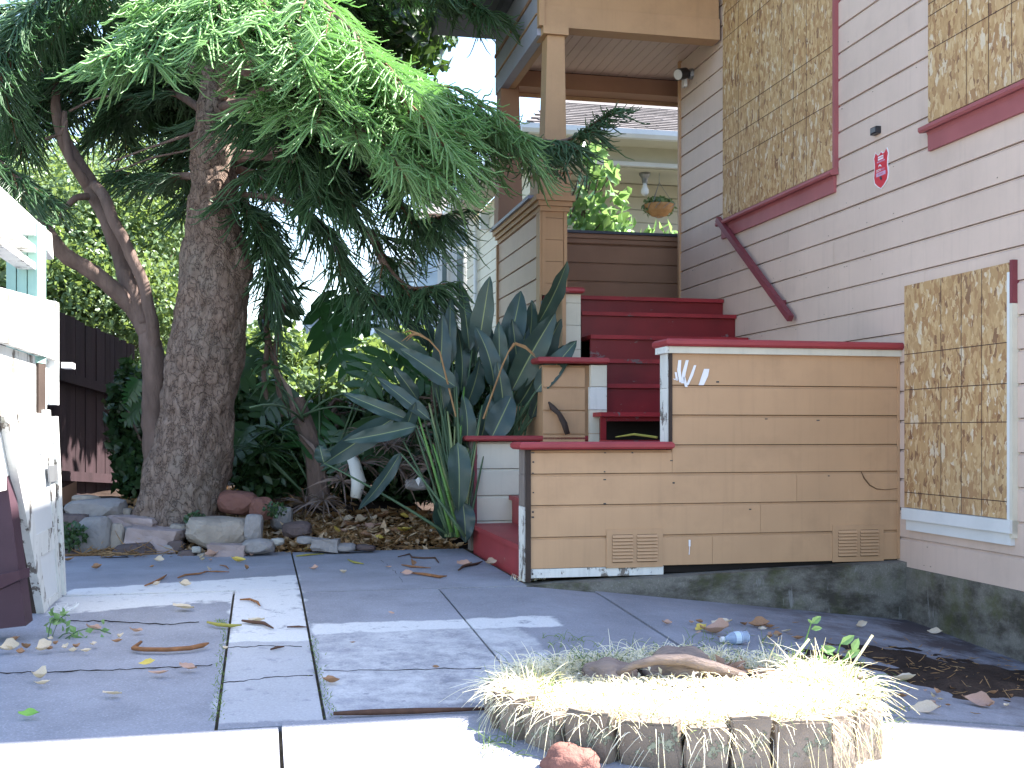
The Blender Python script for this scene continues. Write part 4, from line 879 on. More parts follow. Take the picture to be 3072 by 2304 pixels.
LB = [
 ([(470, 190, 8.5), (560, 60, 8.1), (700, 60, 7.9), (850, 140, 7.9), (980, 220, 8.1), (1050, 280, 8.2)], 22, .75, 95),
 ([(480, 210, 8.4), (600, 110, 7.8), (740, 150, 7.6), (850, 210, 7.6), (920, 270, 7.7)], 20, .70, 110),
 ([(480, 260, 8.4), (580, 190, 7.8), (690, 220, 7.4), (800, 250, 7.4), (890, 270, 7.4)], 18, .62, 120),
 ([(460, 120, 8.4), (430, 30, 7.8), (390, 20, 7.4), (330, 60, 7.2)], 15, .55, 110),
 ([(460, 80, 8.4), (520, -10, 7.6), (570, 10, 7.2), (640, 80, 7.1)], 16, .60, 120),
 ([(465, 60, 8.4), (600, -40, 7.4), (730, 40, 7.1), (840, 160, 7.1), (900, 260, 7.2)], 16, .60, 90),
 ([(460, 100, 8.4), (470, -30, 7.6), (470, 0, 7.2), (500, 60, 7.0)], 14, .50, 120),
 ([(470, 130, 8.4), (540, 60, 7.6), (620, 90, 7.2), (700, 170, 7.1)], 15, .55, 120),
 ([(480, 300, 8.6), (650, 250, 8.5), (850, 230, 8.4), (1000, 250, 8.4), (1110, 290, 8.45), (1210, 305, 8.5), (1280, 270, 8.55)], 20, .40, 90),
 ([(490, 350, 8.6), (620, 320, 8.3), (760, 310, 8.2), (870, 330, 8.1), (950, 320, 8.1)], 15, .50, 85),
 ([(490, 330, 8.6), (640, 345, 8.4), (780, 365, 8.3), (860, 440, 8.3), (900, 475, 8.3), (950, 470, 8.3)], 12, .36, 75),
 ([(500, 420, 8.6), (600, 430, 8.5), (690, 480, 8.5), (750, 580, 8.5), (820, 640, 8.5), (920, 630, 8.5)], 14, .34, 80),
 ([(500, 400, 8.6), (590, 370, 8.2), (670, 370, 8.0), (710, 400, 7.9)], 10, .45, 90),
 ([(490, 250, 8.6), (640, 280, 8.7), (780, 330, 8.8), (860, 350, 8.9)], 8, .35, 60),
 ([(700, -80, 9.7), (850, -50, 9.7), (960, -20, 9.7), (1040, 20, 9.7)], 12, .40, 80),
 ([(450, 160, 8.6), (350, 120, 9.0), (230, 150, 9.2), (120, 210, 9.3), (40, 270, 9.3)], 20, .75, 100),
 ([(450, 120, 8.6), (330, 40, 8.9), (180, 20, 9.0), (60, 80, 9.0), (-30, 140, 9.0)], 20, .75, 105),
 ([(440, 240, 8.8), (370, 200, 9.3), (300, 210, 9.5), (250, 260, 9.6)], 14, .60, 95),
 ([(440, 380, 8.7), (360, 380, 9.1), (290, 380, 9.3)], 9, .35, 80),
 ([(420, 20, 8.3), (250, -50, 8.2), (120, -10, 8.1), (30, 80, 8.0), (0, 190, 8.0)], 18, .60, 90),
 ([(440, 150, 8.8), (390, 160, 9.6), (360, 200, 10.0)], 12, .65, 90),
 ([(430, 100, 8.8), (300, 100, 9.4), (200, 90, 9.8), (80, 180, 9.9)], 18, .75, 90),
 ([(-120, 260, 8.0), (-40, 320, 8.0), (20, 370, 8.0), (60, 400, 8.0)], 9, .35, 80),
 ([(500, 440, 8.6), (530, 440, 8.5), (560, 480, 8.5)], 7, .35, 80),
 ([(490, 360, 8.6), (600, 390, 8.7), (720, 430, 8.7), (800, 500, 8.7), (870, 520, 8.7)], 8, .28, 55),
 ([(495, 420, 8.7), (540, 450, 8.7), (575, 520, 8.7), (590, 600, 8.7)], 9, .35, 80),
 ([(800, 500, 8.6), (830, 570, 8.5), (880, 620, 8.5), (930, 620, 8.5)], 8, .34, 90),
 ([(490, 300, 8.5), (540, 250, 8.2), (600, 260, 7.9), (650, 300, 7.8)], 12, .45, 90),
 ([(480, 230, 8.4), (600, 210, 7.7), (720, 250, 7.3), (830, 310, 7.2), (900, 360, 7.3)], 15, .50, 90),
 ([(480, 160, 8.4), (640, 120, 7.8), (790, 140, 7.6), (890, 200, 7.7), (950, 250, 7.9)], 16, .50, 90),
 ([(460, 100, 8.4), (380, 60, 7.6), (330, 100, 7.2), (300, 110, 7.1)], 10, .45, 90),
]
for i, (pth, nb_, bl, de) in enumerate(LB): limb(pth, 100+i, nb_, bl, mt='pine_sunlit' if i in (0, 1, 2, 3, 4, 5, 6, 7, 28, 29, 30) else 'pine', dens=int(de*(.62 if i < 8 else .95)), droop=1.05 if i in (9, 10, 11, 12, 13, 25, 26, 27) else .8, r0=.032 if i not in (8, 11) else .022)
# upper crown, mostly above the picture, shades what is below
for i in range(14):
    an = i*2.4; z = 5.0+i*.28; c = at(482, 0, TY); l = 2.9-.08*i
    dx, dy = math.cos(an), math.sin(an)
    if dx > -.1: continue
    p = [Vector((c.x+dx*t*l, c.y+dy*t*l*.8, z-.15*t*l+.25*t*t)) for t in (0, .33, .66, 1)]
    rng_path = [(q.x, q.y, q.z, 0) for q in p]; limb(rng_path, 300+i, 14, .8, dens=42, rl=(.22, .36))
for i, (a0, e, nn, de) in enumerate((((-2.3, 8.7, 3.6), (-2.0, 10.6, 3.9), 18, 90), ((-2.3, 8.7, 3.9), (-2.8, 10.8, 3.5), 16, 90), ((-2.3, 8.7, 4.4), (-1.6, 10.8, 4.9), 16, 80), ((-2.3, 8.7, 4.8), (-2.2, 11.0, 5.3), 16, 80), ((-2.3, 8.6, 4.6), (-.9, 9.9, 5.0), 16, 80), ((-2.3, 8.7, 4.2), (-3.2, 10.2, 4.4), 16, 80), ((-2.3, 8.7, 3.3), (-2.6, 10.0, 2.9), 12, 80), ((-2.3, 8.6, 5.3), (-.8, 9.2, 5.7), 14, 70), ((-2.3, 8.7, 3.0), (-1.9, 9.9, 3.1), 12, 80))):
    a0 = Vector(a0); e = Vector(e); limb([(*(a0.lerp(e, t)+Vector((0, 0, .2*math.sin(3.1*t)))), 0) for t in (0, .33, .66, 1)], 400+i, nn, .8, dens=de, rl=(.22, .36))  # limbs added behind the trunk to shade the fence
# bare twigs near the trunk
for k, (pth, r) in enumerate((([(440, 280, 8.4), (380, 300, 8.3), (320, 320, 8.3), (240, 350, 8.3)], .012), ([(430, 320, 8.4), (330, 340, 8.4), (250, 370, 8.5)], .008), ([(150, 240, 8.6), (200, 215, 8.5), (245, 205, 8.4), (250, 170, 8.4), (220, 130, 8.4)], .009), ([(52, 60, 8.4), (70, 110, 8.4), (95, 160, 8.4)], .007), ([(100, 300, 8.5), (130, 290, 8.4), (145, 260, 8.4)], .014))):
    m = MB(); m.tube([at(*q) for q in pth], [r, r*.9]+[r*.6]*(len(pth)-2), 6); part('twig', m, M['bark2'], pine)

# ---------------------------------------------------------------- second forked tree
lt = thing('forked_tree', 'bare forked tree trunk leaning left beside the big pine', 'tree', at(335, 1080, 8.9))
def tr(name, pts, w, seed):
    P3 = [at(x, y, Y) for x, y, Y in pts]; sm_ = []
    for k in range(len(P3)-1):
        a0, a1, a2, a3 = P3[max(k-1, 0)], P3[k], P3[k+1], P3[min(k+2, len(P3)-1)]
        for u in np.linspace(0, 1, 7, endpoint=False): sm_.append(.5*((2*a1)+(a2-a0)*u+(2*a0-5*a1+4*a2-a3)*u*u+(3*a1-a0-3*a2+a3)*u**3)+Vector((noise.noise(Vector((k+u, seed, 0))), 0, noise.noise(Vector((k+u, seed, 5)))))*.018)
    sm_.append(P3[-1]); n = len(sm_); m = MB(); wi = np.interp(np.linspace(0, 1, n), np.linspace(0, 1, len(w)), w)
    m.tube(sm_, [x/2*K/F*8.9*(1+.12*noise.noise(Vector((i*.7, seed, 2)))) for i, x in enumerate(wi)], 12); m.smooth = True; part(name, m, M['bark2'], lt)
tr('trunk', [(335, 1090, 8.9), (338, 950, 8.9), (335, 850, 8.85), (330, 770, 8.8), (318, 715, 8.8)], [70, 60, 54, 52, 40], 1)
tr('branch', [(320, 720, 8.8), (290, 670, 8.8), (240, 620, 8.7), (180, 575, 8.6), (125, 535, 8.5), (80, 480, 8.5)], [42, 38, 36, 34, 32, 26], 2)
tr('branch', [(312, 700, 8.8), (286, 630, 8.8), (262, 560, 8.9), (238, 490, 8.9), (205, 420, 9.0), (170, 360, 9.0), (135, 290, 9.0), (120, 220, 9.0), (128, 150, 9)], [38, 36, 36, 36, 38, 36, 28, 20, 14], 3)
tr('branch', [(330, 770, 8.8), (328, 690, 8.7), (312, 620, 8.7), (286, 560, 8.7), (258, 500, 8.7), (232, 440, 8.75), (205, 400, 8.9)], [34, 26, 24, 24, 24, 24, 22], 4)
tr('branch', [(195, 410, 9), (160, 360, 8.9), (145, 310, 8.9), (140, 240, 8.9)], [24, 20, 16, 10], 5)
tr('branch', [(190, 425, 8.9), (160, 430, 8.8), (140, 450, 8.8), (128, 470, 8.8)], [16, 14, 12, 6], 6)

# ---------------------------------------------------------------- leafy trees beyond the fence
def leafy(name, label, base, h, blobs, n, size, mat, seed, tr_=.12, nbr=9, grp=None):
    t = thing(name, label, 'tree', base, grp); base = Vector(base)
    m = MB(); m.tube([base, base+Vector((.1, 0, h*.3)), base+Vector((-.1, .1, h*.7))], [tr_, tr_*.8, tr_*.4], 8); part('trunk', m, M['bark2'], t)
    rg = random.Random(seed)
    m = MB()
    for k in range(nbr*3):
        b = blobs[k % len(blobs)]; e = Vector(b[:3])+Vector((rg.uniform(-1, 1)*b[3], rg.uniform(-1, 1)*b[4], rg.uniform(-1, 1)*b[5]))*.75; s_ = base+Vector((0, 0, h*rg.uniform(.15, .55)))
        mid = s_.lerp(e, .5)+Vector((rg.uniform(-.3, .3), 0, rg.uniform(-.1, .4))); m.tube([s_, mid, e], [.035, .02, .006], 5)
    if nbr: part('branch', m, M['bark2'], t)
    V, Fc = cards(n, lambda r, n_: ell(r, n_, blobs, .55), lambda r, n_: r.uniform(size*.6, size*1.25, n_), seed=seed); foliage('crown', t, V, Fc, mat); return t
def bl(vx, vy, Y, rx, ry, rz): p = at(vx, vy, Y); return (p.x, p.y, p.z, rx, ry, rz)
leafy('leafy_tree', 'sunny yellow green leafy tree behind the fence left of the pine', at(260, 932, 15), 4,
      [bl(120, 560, 14.5, 1.3, .8, 1.0), bl(230, 500, 15, 1.2, .8, 1.1), bl(330, 560, 15, 1.1, .8, 1.2), bl(200, 640, 14, 1.3, .6, .7), bl(310, 680, 14.5, .9, .6, .8), bl(100, 440, 15.5, 1.3, .8, .8), bl(50, 620, 14, .9, .6, .9), bl(350, 430, 16, .8, .6, .7)], 34000, .052, M['leafg'], 11, .14, 12)
leafy('leafy_tree', 'paler leafy tree between the fork and the pine trunk', at(350, 932, 19), 4,
      [bl(330, 450, 19, 1.6, 1, 1.5), bl(220, 380, 20, 1.8, 1, 1.3), bl(380, 620, 18, 1.0, .8, 1.5), bl(60, 480, 19, 1.5, 1, 1.6)], 15000, .06, M['leafg'], 12, .14, 6)
leafy('bushy_shrub', 'sunlit green shrub hedge behind the garden bed', at(650, 1000, 14), 1.2,
      [bl(560, 790, 13.5, .75, .5, .55), bl(650, 800, 14, .75, .5, .45), bl(740, 800, 14, .7, .5, .45), bl(820, 790, 14.5, .6, .5, .4), bl(900, 760, 15, .6, .5, .35), bl(600, 880, 13.2, .9, .4, .5), bl(790, 860, 13.2, .9, .4, .4)], 20000, .062, M['leafg'], 13, .05, 5)
leafy('tall_shrub', 'bright green glossy upright shrub behind the porch rail', P(.2, 7.8, .5), 3.2,
      [bl(1290, 330, 14.2, .16, .15, .25), bl(1298, 370, 14.2, .26, .2, .25), bl(1300, 420, 14.2, .38, .25, .32), bl(1300, 470, 14.2, .44, .3, .35), bl(1320, 500, 14.2, .50, .3, .25), bl(1240, 480, 14.2, .14, .2, .2), bl(1430, 505, 14.2, .22, .2, .12), bl(1300, 540, 14.2, .6, .3, .3), bl(1262, 330, 14.2, .10, .1, .12)], 340, .125, M['shrub'], 14, .03, 4)
leafy('shading_evergreen_tree', 'dark dense evergreen tree added behind the pine crown to shade the fence', (-3.3, 12.2, 0), 4,
      [(-2.4, 10.6, 4.35, .95, .8, .85), (-2.3, 11.8, 4.4, 1.0, .9, .85), (-2.2, 12.9, 4.4, 1.0, .8, .85), (-1.6, 11.2, 5.2, 1.0, 1.0, .8), (-1.6, 12.5, 5.3, 1.0, 1.0, .8), (-2.9, 9.9, 4.0, .5, .5, .6)], 15000, .11, M['leafd'], 18, .07, 0)  # tree put in here to block the sun from the fence
# ---------------------------------------------------------------- shady undergrowth
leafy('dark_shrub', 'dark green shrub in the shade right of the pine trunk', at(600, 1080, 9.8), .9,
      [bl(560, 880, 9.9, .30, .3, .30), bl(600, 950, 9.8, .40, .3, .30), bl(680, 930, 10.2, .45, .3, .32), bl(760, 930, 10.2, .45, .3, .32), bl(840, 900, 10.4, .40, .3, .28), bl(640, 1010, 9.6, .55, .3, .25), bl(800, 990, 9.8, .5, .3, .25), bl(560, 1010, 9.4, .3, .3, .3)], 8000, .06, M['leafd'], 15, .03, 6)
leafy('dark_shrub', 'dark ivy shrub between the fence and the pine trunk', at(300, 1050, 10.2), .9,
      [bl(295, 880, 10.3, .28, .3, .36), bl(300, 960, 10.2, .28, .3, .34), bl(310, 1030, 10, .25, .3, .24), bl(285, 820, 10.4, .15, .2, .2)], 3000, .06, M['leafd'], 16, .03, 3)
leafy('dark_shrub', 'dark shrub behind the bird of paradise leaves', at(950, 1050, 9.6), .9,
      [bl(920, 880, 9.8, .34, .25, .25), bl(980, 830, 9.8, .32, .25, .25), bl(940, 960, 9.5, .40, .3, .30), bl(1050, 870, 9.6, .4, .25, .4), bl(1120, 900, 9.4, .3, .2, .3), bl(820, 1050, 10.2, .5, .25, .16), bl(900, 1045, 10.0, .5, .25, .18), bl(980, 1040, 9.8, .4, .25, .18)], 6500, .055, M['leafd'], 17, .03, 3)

def split_leaf(parent, base, tip, wid, nl, mat, nrm=None, seed=0):
    rg = random.Random(seed); b, t = at(*base), at(*tip); ax = t-b; l = ax.length; ax.normalize()
    n = (nrm or Vector((rg.uniform(-.5, .5), -1, rg.uniform(-.2, .7)))).normalized(); s_ = ax.cross(n).normalized(); n = s_.cross(ax); w = wid*K/F*base[2]
    m = MB(); pts = [b+ax*l*u-n*.10*l*u*u for u in np.linspace(0, 1, 8)]
    for sg in (-1, 1):
        m.add([pts[0]]+[p+s_*sg*w*.16*math.sin(math.pi*min(1, (k+.6)/8)) for k, p in enumerate(pts)]+pts[:0:-1], [tuple(range(16))[:15]])
        for k in range(nl):
            u = .06+.86*k/(nl-1); c = b+ax*l*u-n*.10*l*u*u; ln = w*(.55+.45*math.sin(math.pi*min(1, u*.95+.12)))*rg.uniform(.85, 1.1); fw = (.1+.7*u)
            d = (s_*sg+ax*fw*rg.uniform(.7, 1.4)).normalized(); hw_ = l/nl*.48; q = ax*hw_
            e1 = c+d*ln*.6-n*.03*l; e2 = c+d*ln-n*.12*ln
            m.add([c-q, c+q, e1+q*1.15, e2, e1-q*1.15], [(0, 1, 2, 3, 4)])
    return part('leaf', m, mat, parent)
def stalk(parent, p0, p1, sag=.05, r=.008, mat='stalk', name='stalk'):
    a_, c_ = at(*p0), at(*p1); m = MB(); m.tube([a_.lerp(c_, t)+Vector((0, 0, sag*4*t*(1-t))) for t in np.linspace(0, 1, 7)], [r*1.5, r*1.4, r*1.2, r, r, r*.8, r*.6], 6); m.smooth = True; return part(name, m, M[mat], parent)
ph = thing('philodendron', 'split leaf philodendron with large lobed leaves in the shaded bed', 'plant', at(690, 1080, 9.0))
for k, (b, t, w, nl) in enumerate((((690, 640, 9.2), (800, 700, 9.0), 60, 6), ((690, 660, 9.1), (745, 800, 8.9), 72, 6), ((830, 760, 8.9), (775, 850, 8.8), 66, 6), ((560, 700, 9.4), (640, 660, 9.3), 50, 5), ((560, 760, 9.3), (500, 830, 9.2), 56, 5),
      ((700, 880, 9.2), (650, 960, 9.0), 80, 6), ((800, 900, 9.2), (840, 990, 9.0), 80, 6), ((620, 830, 9.3), (560, 900, 9.2), 66, 6), ((850, 760, 9.0), (930, 830, 8.9), 60, 6), ((740, 930, 9.1), (730, 1010, 9.0), 66, 6), ((540, 920, 9.0), (500, 990, 8.9), 44, 5), ((300, 820, 9.6), (270, 870, 9.6), 30, 7), ((310, 870, 9.6), (265, 910, 9.6), 35, 7))):
    split_leaf(ph, b, t, w, nl, M['philo'] if k in (0, 1, 2, 5, 8, 11) else M['leafd'], seed=k); stalk(ph, (690+(b[0]-690)*.1, 1060, 9.1), b, .15, .007)
m = MB(); m.tube([at(690, 1080, 9.1), at(680, 980, 9.1), at(650, 900, 9.1), at(640, 860, 9.1)], [.09, .08, .08, .06], 10); part('stem', m, M['bark2'], ph)
for k, (p0, p1) in enumerate((((650, 900, 9), (700, 830, 8.9)), ((650, 900, 9), (790, 890, 8.8)), ((655, 905, 9), (590, 830, 9)), ((655, 910, 9), (540, 880, 6)), ((660, 900, 9), (770, 850, 8.9)), ((640, 900, 9), (600, 980, 9)))): stalk(ph, p0, p1, .06, .007)
# folded dead leaves of the stem
for b, t, w in (((640, 890, 9), (600, 800, 9), 22), ((650, 885, 9), (730, 815, 8.9), 26), ((700, 1000, 8.9), (640, 930, 9), 16)):
    a_, c_ = at(*b), at(*t); m = MB(); s_ = Vector((.6, 0, .5)).normalized()*w*K/F*9*.5
    m.add([a_, a_.lerp(c_, .5)+s_, c_, a_.lerp(c_, .5)-s_*.6+Vector((0, .06, 0))], [(0, 1, 2), (0, 2, 3)]); part('dead_leaf', m, M['deadfrond'], ph)
# strap leaved stems right of the trunk
yc = thing('dragon_tree', 'tall thin stemmed dracaena with drooping strap leaves right of the trunk', 'plant', at(590, 900, 9.3))
def strap_tuft(parent, c, n, l, seed, mat, w=.016, down=.3, name='leaf_tuft'):
    rng = np.random.default_rng(seed); d = rng.normal(size=(n, 3)); d[:, 2] = np.abs(d[:, 2])*.8-down; d /= np.linalg.norm(d, axis=1, keepdims=True); c = np.array(c)
    V = []; Fs = []
    for k in range(n):
        ll = l*rng.uniform(.6, 1.1); sd = np.cross(d[k], rng.normal(size=3)); sd /= np.linalg.norm(sd); o = len(V)
        for t, ww in ((0, .5), (.3, 1), (.6, .8), (1, .05)):
            p_ = c+d[k]*ll*t-np.array([0, 0, .45*ll*t*t]); V += [p_-sd*w*ww, p_+sd*w*ww]
        Fs += [(o+2*j, o+2*j+1, o+2*j+3, o+2*j+2) for j in range(3)]
    return foliage(name, parent, np.array(V), np.array(Fs), mat)
for (x0, y0, x1, y1), s_ in zip(((600, 900, 575, 560), (600, 900, 610, 600), (590, 900, 560, 680)), (1, 2, 3)):
    m = MB(); a_, c_ = at(x0, y0, 9.3), at(x1, y1, 9.2); m.tube([a_.lerp(c_, t)+Vector((.04*math.sin(t*6+s_), 0, 0)) for t in np.linspace(0, 1, 8)], .022, 8); part('stem', m, M['bark2'], yc)
    for j in range(4): p = a_.lerp(c_, .35+.2*j); strap_tuft(yc, p, 10, .24, s_*10+j, M['pine'] if j < 2 else M['leafd'], .012, .5)
for k, (x, y) in enumerate(((625, 560), (640, 625), (590, 545))): strap_tuft(yc, at(x, y, 9.2), 14, .26, 60+k, M['leafd'], .010, -.1)
sp = thing('spider_plant', 'shaded blue green tuft of long narrow leaves right of the trunk base', 'plant', at(560, 1010, 8.9))
strap_tuft(sp, at(570, 975, 8.9), 60, .36, 5, M['leafd'], .008, .1); strap_tuft(sp, at(600, 930, 8.9), 40, .3, 6, M['leafd'], .010, .1)

# ---------------------------------------------------------------- bird of paradise
bp = thing('bird_of_paradise', 'large bird of paradise plant with grey green paddle leaves beside the steps', 'plant', at(985, 1165, 7.95))
def pleaf(bx, by, tx, ty, w, Y, yaw=0, bend=.06, lab=None, fold=.28):
    b, t = at(bx, by, Y), at(tx, ty, Y+R.uniform(-.12, .12)); ax = t-b; l = ax.length; ax.normalize()
    n = Vector((math.sin(yaw), -math.cos(yaw), .25)); s_ = ax.cross(n).normalized(); n = s_.cross(ax).normalized(); hw_ = w*K/F*Y/2/max(.45, math.cos(yaw)); V = []; nS = 13; ca = R.uniform(-1, 1)*.5
    prof = lambda u: max(.02, (math.sin(math.pi*u**.72)**.62)) if u < 1 else .02
    m = MB(); cs = [-1, -.66, -.33, -.045, .045, .33, .66, 1]
    for i in range(nS):
        u = i/(nS-1); c = b+ax*l*u-n*bend*l*4*(u-.5)**2+s_*ca*bend*l*math.sin(u*3.1)
        for q in cs: wav = .012*math.sin(u*17+q*3+b.x*9)*abs(q)**2; V.append(c+s_*q*hw_*prof(u)+n*(abs(q)*hw_*fold*prof(u)+wav))
    k = len(cs); fs = [(i*k+j, i*k+j+1, (i+1)*k+j+1, (i+1)*k+j) for i in range(nS-1) for j in range(k-1)]
    m.add(V, fs); m.mi = [1 if (f[0] % k) == 3 else 0 for f in fs]; m.smooth = True
    me = m.mesh('leaf', wloc(bp), [M['paddle'], M['midrib']]); o = link('leaf', me, bp)
    if lab: o['label'] = lab
    return o
LV = [(977, 785, 977, 636, 26, 8.25, .3), (1020, 756, 1000, 604, 30, 8.3, .5), (1030, 760, 1056, 597, 50, 8.35, -.2), (1094, 766, 1126, 626, 54, 8.35, .1), (1165, 700, 1228, 566, 34, 8.35, .7), (1107, 846, 1202, 676, 56, 8.2, .4), (1157, 846, 1246, 734, 46, 8.1, 0),
 (1072, 835, 1030, 702, 42, 8.2, .3), (1080, 822, 1078, 694, 38, 8.3, .2), (950, 825, 957, 679, 40, 8.2, .4), (928, 770, 923, 679, 20, 8.4, .6), (930, 785, 806, 706, 42, 8.2, -.2), (986, 835, 864, 752, 44, 8.0, .2), (930, 905, 812, 812, 30, 7.95, .3), (890, 908, 737, 846, 32, 8.0, -.1),
 (900, 918, 738, 950, 36, 7.9, .2), (1062, 945, 1106, 852, 60, 8.1, .1), (990, 955, 992, 1105, 50, 7.75, .2), (866, 980, 774, 1104, 26, 7.8, .5), (1140, 825, 1214, 690, 40, 8.35, .7), (924, 745, 866, 684, 26, 8.4, .8), (1095, 850, 1142, 700, 46, 8.4, .5),
 (1000, 1085, 1006, 1172, 46, 7.85, .1), (950, 1080, 962, 1165, 42, 7.95, .3), (1010, 880, 1040, 780, 38, 8.3, .6), (1120, 880, 1165, 800, 40, 8.3, .6), (960, 900, 985, 800, 34, 8.3, .5), (870, 950, 900, 870, 30, 8.0, .6), (700, 1000, 690, 960, 34, 8.0, .3), (850, 905, 690, 1010, 40, 8.0, .7), (1190, 810, 1222, 745, 30, 8.3, .7), (1000, 845, 990, 700, 34, 8.35, .4), (1060, 800, 1052, 688, 32, 8.4, .2), (1120, 805, 1108, 690, 38, 8.4, .3), (1140, 765, 1152, 648, 36, 8.45, .5), (960, 885, 940, 762, 34, 8.2, .3), (1175, 765, 1196, 650, 30, 8.4, .6), (1090, 905, 1075, 780, 42, 8.2, .2), (1010, 965, 1002, 850, 36, 8.1, .3), (1040, 955, 1062, 850, 38, 8.2, .4), (1150, 905, 1182, 785, 36, 8.25, .5), (905, 865, 850, 790, 30, 8.15, .2), (1010, 800, 1018, 690, 34, 8.45, .5), (985, 760, 960, 640, 24, 8.45, .5)]
for k, (bx, by, tx, ty, w, Y, yaw) in enumerate(LV):
    pleaf(bx, by, tx, ty, w, Y, yaw, R.uniform(.03, .09))
    if ty < by or k in (15, 18): rx = 985 if bx < 1040 else 1080; stalk(bp, (rx+R.uniform(-25, 25), 1160 if bx < 1040 else 1000, Y-.05 if bx < 1040 else 8.4), (bx, by, Y), .02, .009)
for b, t in (((975, 1150, 7.8), (904, 900, 7.9)), ((988, 1010, 8.0), (1003, 836, 8.2)), ((990, 1160, 7.8), (965, 1060, 7.8)), ((972, 1080, 7.8), (935, 960, 7.9))): stalk(bp, b, t, .01, .010, 'brightstalk', 'young_leaf')
for k in range(26): stalk(bp, (985+R.uniform(-25, 25), 1160, 7.95), (985+R.uniform(-60, 60), 930+R.uniform(-60, 60), 8.05), .0, R.uniform(.006, .011), R.choice(('stalk', 'stalk', 'midrib')))
for k in range(16): stalk(bp, (1095+R.uniform(-40, 30), 1000, 8.35), (1120+R.uniform(-60, 70), 850+R.uniform(-40, 40), 8.3), .0, R.uniform(.006, .010), 'stalk')
# dried flowers
for (x0, y0, x1, y1, x2, y2, x3, y3, Y) in ((1044, 905, 1085, 790, 1112, 742, 1155, 768, 8.0), (985, 900, 950, 760, 905, 722, 880, 735, 8.0)):
    m = MB(); m.tube([at(x0, y0, Y), at(x1, y1, Y), at((x1+x2)/2, (y1+y2)/2-6, Y), at(x2, y2, Y)], [.007, .006, .006, .012], 6); fl = part('flower_stalk', m, M['litter'], bp)
    for q in range(4):
        m = MB(); s0 = at(x2, y2, Y); e = at(x3+R.uniform(-14, 10), y3+R.uniform(-22, 10), Y); m.tube([s0, s0.lerp(e, .5)+Vector((0, 0, .02)), e], [.010, .007, .001], 5); part('petal', m, M['litter'], fl)
# the curled dark leaf lying on the inner cap
p = at(1210, 925, 8.0); m = MB(); m.tube([at(1185, 868, 8.05), at(1193, 880, 8.05), at(1207, 893, 8.05), at(1219, 915, 8.05), at(1226, 938, 8.05)], [.006, .022, .018, .024, .02], 8); m.smooth = True
part('leaf', m, M['dark_wood'], bp, 'curled dead brown leaf')

# ---------------------------------------------------------------- rocks along the bed
rk = 0
def rock(cx, cy, w, h, mat, label, flat=False, Y=None, dep=.8, sh_=None):
    global rk; rk += 1
    vx = (150+cx/2.765)/K; vy = (1450+cy/2.765)/K; Y = Y or 7.95; p = at(vx, vy, Y); sc = Y/F/2.765*1.12; w *= sc; h *= sc
    bm = bmesh.new(); rg = random.Random(rk*7)
    if flat:
        bmesh.ops.create_cube(bm, size=1); bmesh.ops.subdivide_edges(bm, edges=bm.edges[:], cuts=2, use_grid_fill=True)
    else: bmesh.ops.create_icosphere(bm, subdivisions=3, radius=.58)
    ro = Vector((rg.uniform(-9, 9), rg.uniform(-9, 9), rk)); ry = rg.uniform(-.25, .25)
    for v in bm.verts:
        n_ = noise.noise(v.co*1.6+ro)*.30+noise.noise(v.co*4+ro)*.10
        v.co = v.co*(1+n_)
        if not flat: v.co = Vector([max(-.47, min(.47, c)) for c in v.co])
        v.co = Vector((v.co.x*w, v.co.y*w*dep, v.co.z*h)); v.co = Vector((v.co.x*math.cos(ry)-v.co.z*math.sin(ry)*.5, v.co.y, v.co.z+v.co.x*math.sin(ry)*.5))
    me = bpy.data.meshes.new('rock'); bm.to_mesh(me); bm.free(); me.materials.append(M[mat])
    o = link('rock', me, None, p); tag(o, label, 'rock', 'rocks edging the garden bed')
rock(390, 225, 400, 180, 'rock_grey', 'largest round topped grey rock at the top left of the rock heap', Y=8.3); rock(370, 480, 285, 390, 'rock_grey', 'big blue grey rock standing under the round topped rock', Y=8.0)
rock(440, 680, 290, 80, 'rock_pink', 'flat pinkish slab at the lower left foot of the rock heap', True, Y=7.8); rock(400, 745, 330, 60, 'rock_pink', 'long thin stone slab lying on the concrete edge below the heap', True, Y=7.75)
rock(720, 590, 330, 180, 'rock_brown', 'dark brown lumpy rock under the pink slab', Y=7.9); rock(720, 335, 280, 100, 'rock_pink', 'tan pink angular slab tilted on top of the heap', True, Y=8.2); rock(880, 450, 380, 150, 'rock_pink', 'broad grey pink slab resting over the brown rock', True, Y=8.05)
rock(925, 635, 110, 95, 'rock_tan', 'small round tan stone in front of the brown rock', Y=7.8); rock(785, 660, 120, 65, 'rock_brown', 'small flat brown stone beside the small tan stone', Y=7.8); rock(1400, 410, 450, 240, 'rock_tan', 'largest pale tan rock in front of the pine trunk', Y=8.0)
rock(1690, 370, 135, 215, 'rock_grey', 'upright oval grey stone right of the large tan rock', Y=7.95); rock(1560, 160, 290, 180, 'rock_red', 'red rock right behind the large tan rock', Y=8.4); rock(1750, 210, 180, 180, 'rock_red', 'orange red rock leaning right of the red rock', Y=8.35)
rock(1480, 570, 280, 125, 'rock_pink', 'pinkish brick shaped stone below the large tan rock', True, Y=7.75); rock(1730, 520, 240, 115, 'rock_grey', 'grey tan flat stone below the upright oval stone', Y=7.75); rock(1890, 485, 100, 55, 'rock_pale', 'pale pebble at the right end of the flat stone', Y=7.8)
rock(1140, 605, 150, 100, 'rock_brown', 'dull brown stone beside the white pebble', Y=7.75); rock(1215, 550, 72, 50, 'rock_pale', 'white pebble on top of the dull brown stone', Y=7.7); rock(1280, 610, 110, 65, 'rock_tan', 'small tan stone left of the brick shaped stone', Y=7.72)
